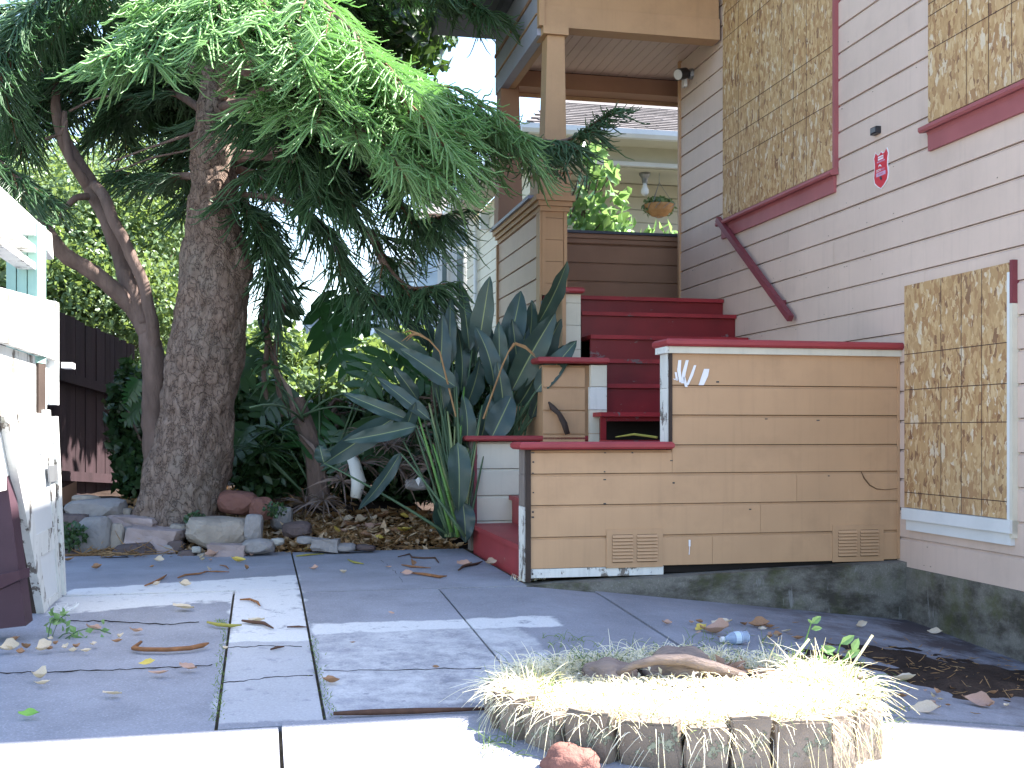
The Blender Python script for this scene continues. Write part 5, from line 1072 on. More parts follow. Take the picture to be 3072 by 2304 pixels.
rock(620, 245, 110, 75, 'rock_tan', 'small tan stone right of the round topped rock', Y=8.35); rock(735, 250, 120, 70, 'rock_tan', 'tan stone just behind the tilted pink slab', Y=8.4); rock(1920, 290, 170, 180, 'rock_grey', 'blue grey rock right behind the orange red rock', Y=8.5)
rock(2120, 470, 130, 60, 'rock_grey', 'flat grey stone in the leaf litter near the slab joint', Y=7.9); rock(2290, 510, 190, 90, 'rock_grey', 'square grey stone block right of the slab joint', True, Y=7.85); rock(2440, 530, 180, 60, 'rock_grey', 'low grey stone at the bed edge right of the square block', Y=7.85)
rock(2050, 380, 220, 120, 'rock_brown', 'brown stone half buried in litter', Y=8.2); rock(2620, 535, 150, 45, 'rock_brown', 'low brown stone at the bed edge nearest the bird of paradise', Y=7.9); rock(1000, 640, 90, 60, 'rock_brown', 'small brown stone tucked under the broad grey pink slab', Y=7.78)
rock(520, 330, 150, 130, 'rock_pink', 'pinkish stone wedged between the round topped rock and the tilted slab', Y=8.2); rock(640, 440, 120, 150, 'rock_grey', 'grey stone filling the gap left of the broad slab', Y=8.05); rock(1080, 400, 160, 120, 'rock_tan', 'weathered tan stone left of the largest tan rock', Y=8.15); rock(300, 150, 200, 100, 'rock_tan', 'tan stone behind the round topped rock', Y=8.5); rock(980, 560, 140, 100, 'rock_grey', 'grey stone above the dull brown stone', Y=7.95)
rock(150, 620, 180, 120, 'rock_brown', 'dark rock under the blue green weed at the far left of the heap', Y=7.9); rock(560, 470, 110, 260, 'rock_tan', 'tall narrow tan stone between the blue grey rock and the brown rock', Y=8.0); rock(1050, 520, 130, 90, 'rock_brown', 'brown stone between the broad slab and the large tan rock', Y=7.95); rock(200, 330, 230, 150, 'rock_brown', 'dark brown rock in the hollow under the round topped rock', Y=8.15)
rock(3050, 10, 190, 90, 'rock_grey', 'smooth pale stone in the shadow under the paddle leaves', Y=8.5)

# ---------------------------------------------------------------- litter in the bed (nobody could count it)
def litter(n, a0, a1, b0, b1, seed, size, zoff=.0, zr=.03):
    rng = np.random.default_rng(seed); V = []; Fs = []
    for k in range(n):
        a, b = rng.uniform(a0, a1), rng.uniform(b0, b1); c = P(a, b, bedz(a, b)+zoff+rng.random()*zr); an = rng.random()*6.28; l = rng.uniform(.5, 1.2)*size; w = l*rng.uniform(.25, .5)
        d = Vector((math.cos(an), math.sin(an), rng.normal()*.35)).normalized(); s_ = d.cross(Vector((rng.normal()*.5, rng.normal()*.5, 1))).normalized(); u_ = s_.cross(d); cu = rng.uniform(-.1, .5)*l; o = len(V)
        for t, ww in ((-1, .08), (-.4, .9), (.3, 1), (1, .05)):
            q = c+d*t*l/2+u_*cu*t*t; V += [tuple(q-s_*w/2*ww+u_*w*.25*ww), tuple(q), tuple(q+s_*w/2*ww+u_*w*.25*ww)]
        for j in range(3):
            for i_ in (0, 1): Fs.append((o+3*j+i_, o+3*j+i_+1, o+3*j+4+i_, o+3*j+3+i_))
    return np.array(V), np.array(Fs)
V, Fs = litter(2600, 2.36, 4.1, 1.9, 3.1, 3, .075); o = link('leaf_litter', npmesh('leaf_litter', V, Fs, [M['litter']])); o['kind'] = 'stuff'
V, Fs = litter(1500, 3.0, 5.0, 2.3, 5.5, 4, .09); o = link('leaf_litter', npmesh('leaf_litter', V, Fs, [M['litter']])); o['kind'] = 'stuff'
rng = np.random.default_rng(9); n = 900; aa = rng.uniform(2.4, 5.0, n); bb = np.where(aa > 4.2, rng.uniform(1.86, 2.3, n), rng.uniform(1.86, 2.9, n)); base = np.array([tuple(P(a, b, bedz(a, b)+.01)) for a, b in zip(aa, bb)])
V, Fs = litter(420, 2.36, 4.3, 1.88, 3.0, 13, .095, .02, .05); o = link('leaf_litter', npmesh('leaf_litter', V, Fs, [M['lf_pale0']])); o['kind'] = 'stuff'
d = rng.normal(size=(n, 3)); d[:, 2] = np.abs(d[:, 2])*.12; d /= np.linalg.norm(d, axis=1, keepdims=True); C = ropes(base, d, rng.uniform(.10, .30, n), rng, 6, .05, .05); V, Q = tubes(C, np.array([.003, .004, .004, .0035, .003, .001])); o = link('pine_litter', npmesh('pine_litter', V, Q, [M['litter']])); o['kind'] = 'stuff'
# dead fronds in the shade
df = thing('dead_fronds', 'tangle of grey dead palm like fronds under the paddle leaves', 'fronds', at(840, 1060, 8.6))
for k, (x, y, Y) in enumerate(((840, 960, 8.9), (900, 930, 8.8), (780, 1000, 8.8), (860, 1010, 8.6), (930, 980, 8.7), (740, 1040, 8.6), (700, 1080, 8.7), (660, 1090, 8.8), (930, 1010, 8.5), (800, 940, 9.0), (950, 870, 8.9))): strap_tuft(df, at(x, y, Y), 38, .30, 70+k, M['deadfrond'], .007, .35, 'frond')
m = MB(); m.tube([at(745, 960, 8.5), at(765, 1000, 8.5), at(775, 1040, 8.5), at(768, 1075, 8.5)], [.02, .045, .055, .04], 10); m.smooth = True; part('sheath', m, M['peel'], df)
m = MB(); q = [at(897, 1037, 7.95), at(903, 1031, 7.9), at(912, 1031, 7.95), at(917, 1038, 8.0), at(914, 1050, 7.95), at(904, 1050, 7.9)]; m.add(q+[at(907, 1040, 7.85)], [(0, 1, 6), (1, 2, 6), (2, 3, 6), (3, 4, 6), (4, 5, 6), (5, 0, 6)])
solo('plastic_scrap', m, M['plastic'], 'crumpled white plastic scrap in the bed left of the paddle plant', 'litter', at(907, 1050, 7.95))

# ---------------------------------------------------------------- fallen leaves and twigs on the concrete
def leafmesh(kind, sd):
    rg = random.Random(sd); l = 1.0; w = rg.uniform(.42, .62); cu = rg.uniform(.35, .9); V = []; Fs = []; tw = rg.uniform(-.3, .3)
    for i in range(8):
        t = i/7; ww = w*math.sin(math.pi*min(1, t**1.15*.97+.02))**1.25*rg.uniform(.82, 1.12)
        for q in (-1, -.5, 0, .5, 1): V.append(((t-.5)*l, q*ww/2+.05*math.sin(t*5)*tw, cu*.5*(2*t-1)**2*.7+abs(q)**1.5*ww*cu*(1.1 if q > 0 else .5)+tw*q*(t-.5)*.5+rg.uniform(-.012, .012)))
    Fs = [(i*5+j, i*5+j+1, i*5+j+6, i*5+j+5) for i in range(7) for j in range(4)]
    me = bpy.data.meshes.new('leaf'); me.from_pydata(V, [], Fs); me.polygons.foreach_set('use_smooth', [True]*len(Fs)); me.materials.append(M[kind]); return me
M['lf_brown'] = leafm('dry_brown_leaf', (.20, .10, .06), (.30, .17, .09), .1, .6, .3, 20); M['lf_yellow'] = leafm('yellow_leaf', (.50, .38, .07), (.60, .46, .12), .2, .5, .3, 20)
M['lf_pale'] = leafm('pale_dry_leaf', (.42, .34, .25), (.55, .46, .36), .15, .6, .3, 20); M['lf_pink'] = leafm('pinkish_dry_leaf', (.32, .19, .15), (.42, .27, .21), .15, .6, .3, 20); M['lf_green'] = leafm('green_fallen_leaf', (.12, .28, .05), (.20, .38, .08), .2, .5, .3, 20)
LM = {k: [leafmesh(k, i*9+j) for j in range(6)] for i, k in enumerate(('lf_brown', 'lf_yellow', 'lf_pale', 'lf_pink', 'lf_green'))}
def gpt(vx, vy): return onG(vx, vy)+Vector((0, 0, .004))
def fleaf(vx, vy, w, kind, label, group=None, ang=None):
    p = gpt(vx, vy); s_ = .95*w*K/F*p.y; o = link('fallen_leaf', R.choice(LM[kind]), None, p+Vector((0, 0, .006))); o.scale = (s_, s_, s_*R.uniform(.7, 1.1)); o.rotation_euler = (R.uniform(-.45, .45), R.uniform(-.25, .25), R.uniform(-3.1, 3.1) if ang is None else ang+R.uniform(-.5, .5))
    return tag(o, label, 'leaf', group)
fleaf(318, 1441, 40, 'lf_yellow', 'bright yellow folded leaf on the lower left slab', None, .2); fleaf(342, 1462, 46, 'lf_pink', 'pinkish brown leaf just below the bright yellow leaf', None, .15); fleaf(405, 1450, 42, 'lf_pink', 'pinkish leaf right of the yellow leaf pair', None, -.1)
fleaf(242, 1507, 42, 'lf_pale', 'cream leaf nearest the sunlit edge at left', None, .35); fleaf(90, 1484, 36, 'lf_pale', 'tan leaf on the left slab below a thin crack', None, 0); fleaf(85, 1471, 44, 'lf_pale', 'narrow pale leaf above the tan leaf at left', None, .05); fleaf(62, 1551, 45, 'lf_green', 'green leaf at the lower left near the sunlit edge', None, .4)
fleaf(200, 1365, 34, 'lf_pink', 'orange brown leaf beside the small weed', None, .5); fleaf(292, 1370, 34, 'lf_pink', 'reddish leaf right of the orange brown leaf', None, 0); fleaf(20, 1411, 44, 'lf_pale', 'pale leaf at the left edge below the post', None, .2); fleaf(95, 1410, 40, 'lf_pale', 'pale leaf standing under the weed', None, .8)
fleaf(398, 1270, 28, 'lf_pale', 'cream leaf on the upper slab above the white band', None, .1); fleaf(340, 1267, 24, 'lf_pale', 'small cream leaf on the upper slab near a twig', None, .8); fleaf(395, 1319, 50, 'lf_pale', 'long pale leaf across the white band', None, .2); fleaf(513, 1216, 34, 'lf_yellow', 'yellow leaf beside the top of the slab joint', None, 0)
fleaf(742, 1241, 26, 'lf_pale', 'upright curled tan leaf on the slab before the steps', None, 1.2); fleaf(1060, 1222, 30, 'lf_pale', 'curled pale leaf against the red bottom step', None, .3); fleaf(1003, 1224, 34, 'lf_pink', 'pink brown leaf left of the red bottom step', None, .1); fleaf(1000, 1170, 44, 'lf_pale', 'cream curled leaf at the corner of the bottom step', None, .5); fleaf(980, 1168, 30, 'lf_yellow', 'yellow leaf beside the cream curled leaf at the step corner', None, 0)
fleaf(670, 1192, 30, 'lf_yellow', 'yellow leaf at the bed edge right of the joint', None, .3); fleaf(554, 1347, 36, 'lf_pale', 'pale leaf under the dark twig on the white patch', None, 0); fleaf(487, 1408, 20, 'lf_pale', 'small pale leaf at the long slab joint', None, .9); fleaf(715, 1481, 46, 'lf_brown', 'shrivelled leaf on the long slab joint near the planter', None, .1)
fleaf(940, 1449, 18, 'lf_brown', 'small round brown leaf left of the planter', None, 0); fleaf(762, 1394, 14, 'lf_brown', 'tiny brown leaf on the white strip', None, 0); fleaf(845, 1330, 16, 'lf_pink', 'tiny tan leaf on the rough slab', None, 0)
fleaf(1545, 1372, 70, 'lf_pink', 'large pinkish leaf beside the plastic bottle', None, -.3); fleaf(1515, 1365, 40, 'lf_yellow', 'tan yellow leaf left of the large pinkish leaf', None, .4); fleaf(1440, 1352, 26, 'lf_pink', 'small brown leaf at the foot of the curb left of the pile', None, 0); fleaf(1560, 1352, 46, 'lf_pale', 'pale leaf behind the large pinkish leaf', None, 0); fleaf(1640, 1358, 50, 'lf_brown', 'brown leaf right of the plastic bottle', None, 0)
fleaf(1860, 1358, 34, 'lf_pale', 'pale leaf at the inner corner of the curb', None, 0); fleaf(1725, 1385, 36, 'lf_brown', 'brown leaf behind the tall weed', None, .1); fleaf(1955, 1475, 50, 'lf_pale', 'long cream leaf on the dirt right of the planter', None, -.4); fleaf(2110, 1525, 70, 'lf_pink', 'large tan leaf in the dirt patch at right', None, -.3); fleaf(2000, 1540, 66, 'lf_pale', 'broad cream leaf nearest the planter in the dirt patch', None, .1); fleaf(2150, 1365, 30, 'lf_pale', 'white leaf beside the house foundation', None, 0); fleaf(2020, 1372, 34, 'lf_pale', 'white leaf further left along the house foundation', None, 0)
for k in range(64):
    x, y = [(R.uniform(1940, 2200), R.uniform(1490, 1550)), (R.uniform(100, 900), R.uniform(1195, 1250)), (R.uniform(1480, 1700), R.uniform(1345, 1385)), (R.uniform(20, 280), R.uniform(1380, 1420))][k % 4]
    lb_ = ['small dry leaf in the dirt patch at right', 'small dry leaf scattered along the upper slab edge', 'small dry leaf in the heap at the curb foot', 'small dry leaf below the weed at left'][k % 4]
    kd = R.choice(('lf_brown', 'lf_pale', 'lf_pink', 'lf_brown')); cw = {'lf_brown': 'brown', 'lf_pale': 'pale', 'lf_pink': 'reddish'}[kd]; lb_ = lb_.replace('dry', cw+' dry')
    fleaf(x, y, R.uniform(14, 30), kd, lb_, lb_.replace('leaf', 'leaves'))
for k in range(46):
    kd = R.choice(('lf_brown', 'lf_pale', 'lf_yellow', 'lf_pink', 'lf_brown')); cw = {'lf_brown': 'brown', 'lf_pale': 'pale', 'lf_pink': 'reddish', 'lf_yellow': 'yellow'}[kd]
    fleaf(R.uniform(600, 990), R.uniform(1120, 1182), R.uniform(20, 42), kd, cw+' curled leaf on the litter of the garden bed', cw+' leaves on the litter of the bed').location.z += .05
def ftwig(pts, r, label, mat='litter'):
    P3 = [gpt(*q)+Vector((0, 0, r)) for q in pts]; m = MB(); m.tube(P3, [r*.6]+[r]*(len(pts)-2)+[r*.4], 6); m.smooth = True; solo('fallen_twig', m, M[mat], label, 'twig', P3[0])
M['twig'] = surf('dry_orange_twig', (.24, .11, .05), .8, .15, .3, 30, .5, 90); M['twigy'] = surf('yellow_green_twig', (.30, .27, .06), .7, .2, .2, 30); M['twigd'] = surf('dark_twig', (.09, .05, .035), .8, .15, .3, 30)
ftwig([(305, 1395), (288, 1408), (310, 1411), (360, 1411), (410, 1408), (438, 1402), (450, 1397)], .010, 'long hooked tan twig on the left slab', 'twig')
ftwig([(448, 1351), (470, 1356), (500, 1358), (522, 1357)], .009, 'yellow green twig at the slab corner', 'twigy'); ftwig([(523, 1347), (545, 1351), (570, 1353), (590, 1364)], .009, 'dark bent twig on the white patch', 'twigd')
ftwig([(518, 1300), (540, 1300), (556, 1306), (562, 1314)], .007, 'short curved tan twig on the white band', 'twig'); ftwig([(620, 1360), (645, 1359), (665, 1360)], .006, 'short brown twig beside the joint', 'twigd'); ftwig([(585, 1408), (600, 1404), (614, 1402)], .006, 'short dark twig below the white patch', 'twigd')
ftwig([(313, 1270), (335, 1261), (352, 1252), (360, 1246)], .007, 'straight brown twig on the upper left slab', 'twig'); ftwig([(384, 1252), (400, 1246), (430, 1243), (450, 1238)], .006, 'wavy brown twig near the rocks', 'twig'); ftwig([(440, 1238), (470, 1238), (495, 1239)], .005, 'thin red twig right of the wavy twig', 'twig')
ftwig([(475, 1224), (488, 1226), (494, 1232)], .005, 'short hooked twig near the rocks', 'twig'); ftwig([(885, 1242), (920, 1246), (950, 1251), (965, 1249)], .009, 'orange twig on the slab before the steps', 'twig'); ftwig([(868, 1224), (890, 1228), (930, 1231)], .007, 'thin orange twig behind the first orange twig', 'twig')
ftwig([(990, 1236), (1000, 1228), (1030, 1222), (1042, 1217)], .008, 'bent brown twig beside the red step', 'twigd'); ftwig([(752, 1213), (765, 1219), (785, 1222)], .008, 'curved yellow brown twig on the middle slab', 'twigy'); ftwig([(640, 1205), (665, 1202), (700, 1200)], .007, 'thin yellow twig at the bed edge', 'twigy')
ftwig([(860, 1206), (885, 1200), (890, 1207), (915, 1209), (940, 1208), (948, 1219)], .006, 'branched twig at the bed edge', 'twigd'); ftwig([(720, 1552), (800, 1549), (900, 1546), (1085, 1541)], .011, 'long dark root lying in the slab joint', 'twigd')
m = MB(); m.tube([at(1330, 944, 7.6), at(1370, 938, 7.5), at(1420, 945, 7.4)], [.004, .008, .008], 6); solo('fallen_twig', m, M['twigy'], 'yellow green frond lying on the stair landing', 'twig', at(1330, 946, 7.6))
# joint weeds
rng = np.random.default_rng(21)
def blades(pts, n_each, l, seed, mat, name, kind='stuff', parent=None, lab=None, r=.0016, lean=.5, droop=.35, M_=5):
    rng = np.random.default_rng(seed); B = np.repeat(np.array([tuple(p) for p in pts]), n_each, axis=0)+rng.normal(size=(len(pts)*n_each, 3))*np.array([.012, .012, 0]); n = len(B)
    d = rng.normal(size=(n, 3))*lean; d[:, 2] = 1; d /= np.linalg.norm(d, axis=1, keepdims=True); C = ropes(B, d, rng.uniform(*l, n), rng, M_, droop, 0); V, Q = tubes(C, np.linspace(r, r*.25, M_))
    off = np.array(wloc(parent)) if parent else 0; o = link(name, npmesh(name, V-off, Q, [mat]), parent)
    if kind: o['kind'] = kind
    if lab: o['label'] = lab
    return o
jp = [gpt(485-18*t, 1345+215*t) for t in np.linspace(0, 1, 60)]+[gpt(668+50*t, 1360+195*t) for t in np.linspace(.1, 1, 40)]+[gpt(480+R.uniform(-8, 4), 1345+R.uniform(-3, 6)) for k in range(12)]
blades(jp, 3, (.008, .03), 1, M['grass'], 'joint_moss'); blades([gpt(1125+R.uniform(-15, 60), 1252+R.uniform(-2, 5)) for k in range(25)], 3, (.02, .07), 2, M['straw'], 'curb_grass')

# ---------------------------------------------------------------- small weeds
def weed(vx, vy, Y, label, n, r, size, mat, seed, h=.12):
    p = at(vx, vy, Y); t = thing('weed', label, 'plant', p)
    V, Fc = cards(n, lambda rr, k: ell(rr, k, [(p.x, p.y, p.z+h*.6, r, r, h*.6)], .3), lambda rr, k: rr.uniform(size*.6, size*1.2, k), seed=seed, long=1.5); foliage('foliage', t, V, Fc, mat)
    m = MB(); 
    for k in range(5): m.tube([p, p+Vector((R.uniform(-r, r)*.6, R.uniform(-r, r)*.6, h*.9))], .003, 5)
    part('stem', m, M['stalk'], t); return t
weed(150, 1195, 7.8, 'dark blue green weed left of the blue grey rock', 160, .12, .03, M['leafd'], 31, .20); weed(420, 1140, 8.1, 'small green weed left of the large tan rock', 90, .08, .03, M['leafd'], 32, .10); weed(595, 1120, 8.1, 'small green weed right of the upright oval stone', 110, .10, .025, M['leafd'], 33, .10)
w = thing('sprouting_weed', 'light green sprouting weed on the concrete at left', 'weed', gpt(105, 1400))
for k, (x0, y0, x1, y1) in enumerate(((105, 1400, 150, 1330), (110, 1400, 175, 1385), (100, 1400, 120, 1340), (120, 1398, 240, 1370))):
    a_, c_ = at(x0, y0, 4.85), at(x1, y1, 4.9); m = MB(); m.tube([a_.lerp(c_, t)+Vector((0, 0, .05*math.sin(t*3.1))) for t in np.linspace(0, 1, 6)], .0025, 5); part('stem', m, M['stalk'], w)
    V, Fc = cards(9, lambda rr, n: np.array([tuple(a_.lerp(c_, rr.random()*.7+.3)) for _ in range(n)])+rr.normal(size=(n, 3))*.02+np.array([0, 0, .03]), lambda rr, n: rr.uniform(.02, .035, n), seed=40+k, long=1.6); foliage('foliage', w, V, Fc, M['shrub'])
m = MB()
for k in range(10): x = 120+R.uniform(-5, 45); y = 1325+R.uniform(-6, 8); m.tube([gpt(x, y)+Vector((0, 0, .01)), gpt(x+R.uniform(-8, 25), y-R.uniform(2, 10))+Vector((0, 0, .02))], .003, 4)
solo('pale_straws', m, M['white'], 'small bundle of bleached straws on the slab behind the weed', 'straw', gpt(140, 1325))

# ---------------------------------------------------------------- brick planter with dry grass
CX, CY, RX, RY = .565, 3.80, .60, .50; zb = -.16
def g0(X, Y): return gz(*AB(X, Y))
pl = thing('brick_planter', 'oval planter edged with upright bricks and full of dry grass', 'planter', (CX, CY, zb))
an = 0; k = 0
while an < 2*math.pi-.05:
    X, Y = CX+RX*math.cos(an), CY+RY*math.sin(an); w = R.uniform(.11, .20); tx, ty = -RX*math.sin(an), RY*math.cos(an); tl = math.hypot(tx, ty); da = w/tl
    am = an+da/2; X, Y = CX+RX*math.cos(am), CY+RY*math.sin(am); zt = R.uniform(-.012, .018)-(.03 if Y > CY+.2 else 0); zg = g0(X, Y)-.03
    bm = bmesh.new(); bmesh.ops.create_cube(bm, size=1); bmesh.ops.bevel(bm, geom=bm.edges[:], offset=.045, segments=2, affect='EDGES'); bmesh.ops.subdivide_edges(bm, edges=[e for e in bm.edges if e.calc_length() > .5], cuts=2, use_grid_fill=True)
    for v in bm.verts:
        v.co = Vector((v.co.x*(w-.007), v.co.y*.085, v.co.z*(zt-zg))); v.co += v.co.normalized()*.016*noise.noise(v.co*13+Vector((k*3, 0, 0)))
    me = bpy.data.meshes.new('brick'); bm.to_mesh(me); bm.free(); me.materials.append(M['brick']); o = link('brick', me, pl, Vector((X, Y, (zt+zg)/2))-pl.location); o.rotation_euler = (R.uniform(-.05, .05), R.uniform(-.04, .04), math.atan2(ty, tx)); an += da; k += 1
m = MB(); n = 30; ring = [Vector((CX+(RX-.03)*math.cos(2*math.pi*i/n), CY+(RY-.03)*math.sin(2*math.pi*i/n), -.045)) for i in range(n)]; c = Vector((CX, CY, -.01)); r2 = [c.lerp(p, .55)+Vector((0, 0, .005*math.sin(i*3))) for i, p in enumerate(ring)]
m.add([c]+r2+ring, [(0, 1+i, 1+(i+1) % n) for i in range(n)]+[(1+i, 1+n+i, 1+n+(i+1) % n, 1+(i+1) % n) for i in range(n)]); part('soil', m, M['dirt'], pl)
rng = np.random.default_rng(77)
def inpl(n, k0=0, k1=1, cond=None):
    out = []
    while len(out) < n:
        a_ = rng.random()*6.283; r = math.sqrt(rng.uniform(k0*k0, k1*k1)); X, Y = CX+RX*r*math.cos(a_), CY+RY*r*math.sin(a_)
        if cond and not cond(X, Y): continue
        out.append((X, Y, -.03))
    return out
fr = lambda X, Y: Y < CY+.12 or abs(X-CX) > .35
blades(inpl(4200, 0, 1.0, fr), 2, (.07, .19), 51, M['straw'], 'dry_grass', parent=pl, r=.0018, lean=.8, droop=.7)
blades(inpl(1300, .78, 1.03), 2, (.12, .28), 52, M['straw'], 'dry_grass', parent=pl, r=.0019, lean=.5, droop=.6, M_=7)
blades(inpl(420, .75, 1.02), 2, (.08, .20), 53, M['grass'], 'green_grass', parent=pl, r=.0017, lean=.55, droop=.4)
blades(inpl(170, .9, 1.05, lambda X, Y: Y < CY-.1), 2, (.10, .22), 54, M['straw'], 'hanging_grass', parent=pl, r=.0018, lean=1.5, droop=1.6, M_=8)
blades([(X, Y, -.03) for X, Y in ((1.02, 3.95), (1.06, 3.85), (1.0, 4.0), (1.1, 3.8), (.98, 3.9), (1.08, 4.0))], 60, (.14, .34), 55, M['straw'], 'dry_grass', parent=pl, r=.0022, lean=.7, droop=.5)
blades([(X, Y, -.03) for X, Y in ((.02, 3.9), (.06, 4.0), (.0, 3.8), (.05, 3.75))], 60, (.14, .28), 56, M['straw'], 'dry_grass', parent=pl, r=.002, lean=.8, droop=.5)
V, Fc = cards(350, lambda r, n: np.array(inpl(n, 0, .9))+r.uniform(0, 1, (n, 3))*np.array([0, 0, .05]), lambda r, n: r.uniform(.008, .02, n), seed=59); foliage('dry_leaves', pl, V, Fc, M['straw'], 'stuff')
blades([g+Vector((0, 0, -.004)) for g in [gpt(R.uniform(1040, 1120), R.uniform(1600, 1640)) for _ in range(10)]+[gpt(R.uniform(1860, 1960), R.uniform(1470, 1600)) for _ in range(26)]+[gpt(R.uniform(1120, 1700), R.uniform(1372, 1400)) for _ in range(30)]], 3, (.04, .13), 57, M['grass'], 'edge_grass', r=.0016, lean=.8)
blades([gpt(R.uniform(1700, 2000), R.uniform(1600, 1660)) for _ in range(30)], 3, (.02, .06), 58, M['straw'], 'edge_grass', r=.0018, lean=1.2)
for sd, (x, y) in enumerate(((1.0, 3.98), (1.07, 3.9), (.93, 4.05), (1.12, 3.78), (.08, 3.95), (.03, 3.8), (.3, 4.15), (.75, 4.2), (.5, 4.22))):
    blades([(x, y, -.03)], 9, (.12, .26 if x > .8 else .17), 80+sd, M['straw' if sd % 3 else 'grass'], 'grass_clump', parent=pl, r=.0026, lean=.45, droop=.25)
# stump, twisted root, tall weed inside
stp = thing('tree_stump', 'low grey cut stump with a curved root in the planter', 'stump', (.42, 4.02, -.03))
def lump(name, c, s_, mat, parent, seed, sub=4, amp=.25):
    bm = bmesh.new(); bmesh.ops.create_icosphere(bm, subdivisions=sub, radius=1)
    for v in bm.verts: v.co = v.co*(1+amp*noise.noise(v.co*1.5+Vector((seed, 0, 0)))+amp*.3*noise.noise(v.co*6+Vector((seed, 2, 0)))); v.co = Vector((v.co.x*s_[0], v.co.y*s_[1], v.co.z*s_[2]))
    me = bpy.data.meshes.new(name); bm.to_mesh(me); bm.free(); me.polygons.foreach_set('use_smooth', [True]*len(me.polygons)); me.materials.append(mat)
    return link(name, me, parent, Vector(c)-(parent.location if parent else Vector((0, 0, 0))))
lump('stump', (.34, 4.0, -.01), (.10, .09, .05), M['stump'], stp, 1); lump('burl', (.60, 4.05, .0), (.12, .10, .075), M['stump'], stp, 5)
m = MB(); m.tube([(.36, 3.93, .0), (.42, 3.92, .035), (.50, 3.92, .055), (.60, 3.94, .05), (.70, 3.96, .02), (.82, 3.98, -.02)], [.010, .014, .018, .022, .024, .02], 12); m.smooth = True; part('root', m, M['stump'], stp)
o = lump('fallen_rock', gpt(1232, 1652)+Vector((0, -.03, .01)), (.085, .07, .055), M['rock_red'], None, 9); tag(o, 'red brown rough rock on the ground in front of the planter', 'rock')
V, Fc = cards(60, lambda r, n: r.normal(size=(n, 3))*np.array([.10, .05, .008])+np.array([.80, 4.05, -.01]), lambda r, n: r.uniform(.02, .05, n), seed=61); foliage('fallen_bits', pl, V, Fc, M['lf_pink'], 'stuff')
tw = thing('tall_weed', 'tall thin weed with two bright leaves rising from the planter', 'weed', (.98, 4.05, -.03))
p0 = Vector((.985, 4.05, -.03)); top = at(1752, 1347, 4.05); m = MB(); m.tube([p0, p0.lerp(top, .5)+Vector((.012, 0, 0)), top], [.004, .003, .002], 6); part('stem', m, M['brightstalk'], tw)
def wl(c, d, l, w_, parent, mat='shrub'):
    c = Vector(c); d = Vector(d).normalized(); s_ = d.cross(Vector((.2, -1, .5))).normalized(); u_ = s_.cross(d); m = MB()
    m.add([c, c+d*l*.35+s_*w_*.5+u_*.006, c+d*l*.75+s_*w_*.35+u_*.004, c+d*l, c+d*l*.75-s_*w_*.35+u_*.004, c+d*l*.35-s_*w_*.5+u_*.006, c+d*l*.5], [(0, 1, 6), (1, 2, 6), (2, 3, 6), (3, 4, 6), (4, 5, 6), (5, 0, 6)]); part('leaf', m, M[mat], parent)
wl(top, (.7, 0, .5), .045, .026, tw); wl(top+Vector((0, 0, -.02)), (1, 0, .1), .04, .02, tw); wl(top, (-.5, 0, .6), .02, .012, tw)
w2 = thing('broad_leaf_weed', 'broad leaved pale weed at the right end of the planter', 'weed', (1.12, 4.0, -.04))
for (x, y, dx, dz, l) in ((1815, 1392, .8, .5, .06), (1800, 1415, -.5, .4, .055), (1825, 1420, .6, .3, .06), (1840, 1405, .5, .9, .05), (1770, 1405, .9, .1, .06), (1790, 1425, -.7, .1, .05)): wl(at(x, y, 4.0), (dx, 0, dz), l, .03, w2); m = MB(); m.tube([(1.12, 4.0, -.04), at(x, y, 4.0)], .0025, 5); part('stem', m, M['brightstalk'], w2)
for k, (x0, y0, x1, y1) in enumerate(((1820, 1470, 1885, 1372), (1700, 1440, 1748, 1380), (1860, 1560, 1905, 1528), (1870, 1530, 1920, 1545))):
    m = MB(); m.tube([at(x0, y0, 3.95), at(x1, y1, 3.95)], .0045, 6); part('dry_stem', m, M['straw'], w2)
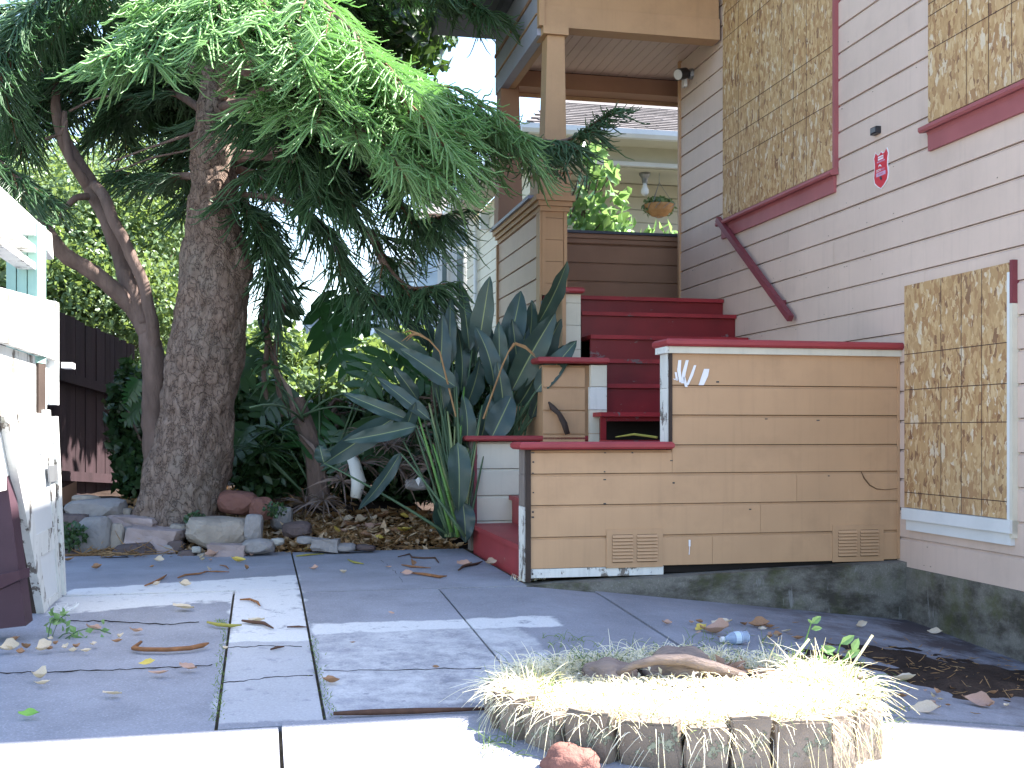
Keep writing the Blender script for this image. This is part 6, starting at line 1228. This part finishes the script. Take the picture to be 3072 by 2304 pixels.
# crushed bottle
p = gpt(1590, 1393); bt = thing('plastic_bottle', 'crushed clear plastic bottle lying by the curb', 'bottle', p); ax = Vector((.95, .3, .05)).normalized(); c = p+Vector((0, 0, .028))
m = MB(); m.tube([c+ax*t for t in (-.062, -.050, -.035, -.018, .0, .018, .036, .052, .062)], [.012, .013, .024, .030, .026, .030, .027, .030, .022], 14); m.smooth = True; part('body', m, M['clear'], bt)
m = MB(); m.tube([c-ax*.078, c-ax*.062], .013, 12); part('cap', m, M['plastic'], bt); m = MB(); m.tube([c-ax*.012, c+ax*.022], [.0295, .0295], 14, cap=False); part('band', m, M['blue_trim'], bt)
# dirt patch in the low corner
g = MB(); gridpatch(g, .05, 1.55, -2.3, -.8, 70, 70, lambda a, b: gz(a, b)-.010+.034*max(0, .75-((a-.75)/.75)**2-((b+1.55)/.7)**2+1.5*noise.noise((a*3.1, b*3.1, 0))*.6+.5*noise.noise((a*11, b*11, 0)))); g.smooth = True; o = struct('dirt_patch', g, M['dirt'], 'stuff')
rng = np.random.default_rng(31); n = 260; aa = rng.normal(.75, .33, n).clip(.1, 1.5); bb = rng.normal(-1.6, .28, n); base = np.array([tuple(P(a, b, gz(a, b)+.012)) for a, b in zip(aa, bb)]); d = rng.normal(size=(n, 3)); d[:, 2] = np.abs(d[:, 2])*.1; d /= np.linalg.norm(d, axis=1, keepdims=True)
C = ropes(base, d, rng.uniform(.02, .09, n), rng, 4, .02, .02); V, Q = tubes(C, np.array([.001, .002, .002, .001])); o = link('dirt_debris', npmesh('dirt_debris', V, Q, [M['litter']])); o['kind'] = 'stuff'
# hairline cracks in the slabs
for k, pts in enumerate((((0, 1455), (120, 1452), (260, 1447), (380, 1441), (470, 1438)), ((430, 1344), (350, 1350), (240, 1342), (140, 1343)), ((487, 1400), (560, 1397), (666, 1398)), ((484, 1476), (570, 1466), (690, 1459)), ((700, 1450), (900, 1448), (1060, 1444)), ((1170, 1205), (1150, 1225)), ((820, 1210), (850, 1232), (875, 1262)))):
    ww = []
    for (x0, y0), (x1, y1) in zip(pts[:-1], pts[1:]):
        for t in np.linspace(0, 1, 8, endpoint=False): ww.append(gpt(x0+(x1-x0)*t+R.uniform(-2, 2), y0+(y1-y0)*t+R.uniform(-1.5, 1.5))+Vector((0, 0, -.0035)))
    m = MB(); m.tube(ww, [R.uniform(.0012, .0028) for _ in ww], 4); part('crack', m, M['dark'], drv)
print('tris', sum(sum(len(p.vertices)-2 for p in o.data.polygons) for o in bpy.data.objects if o.type == 'MESH'))
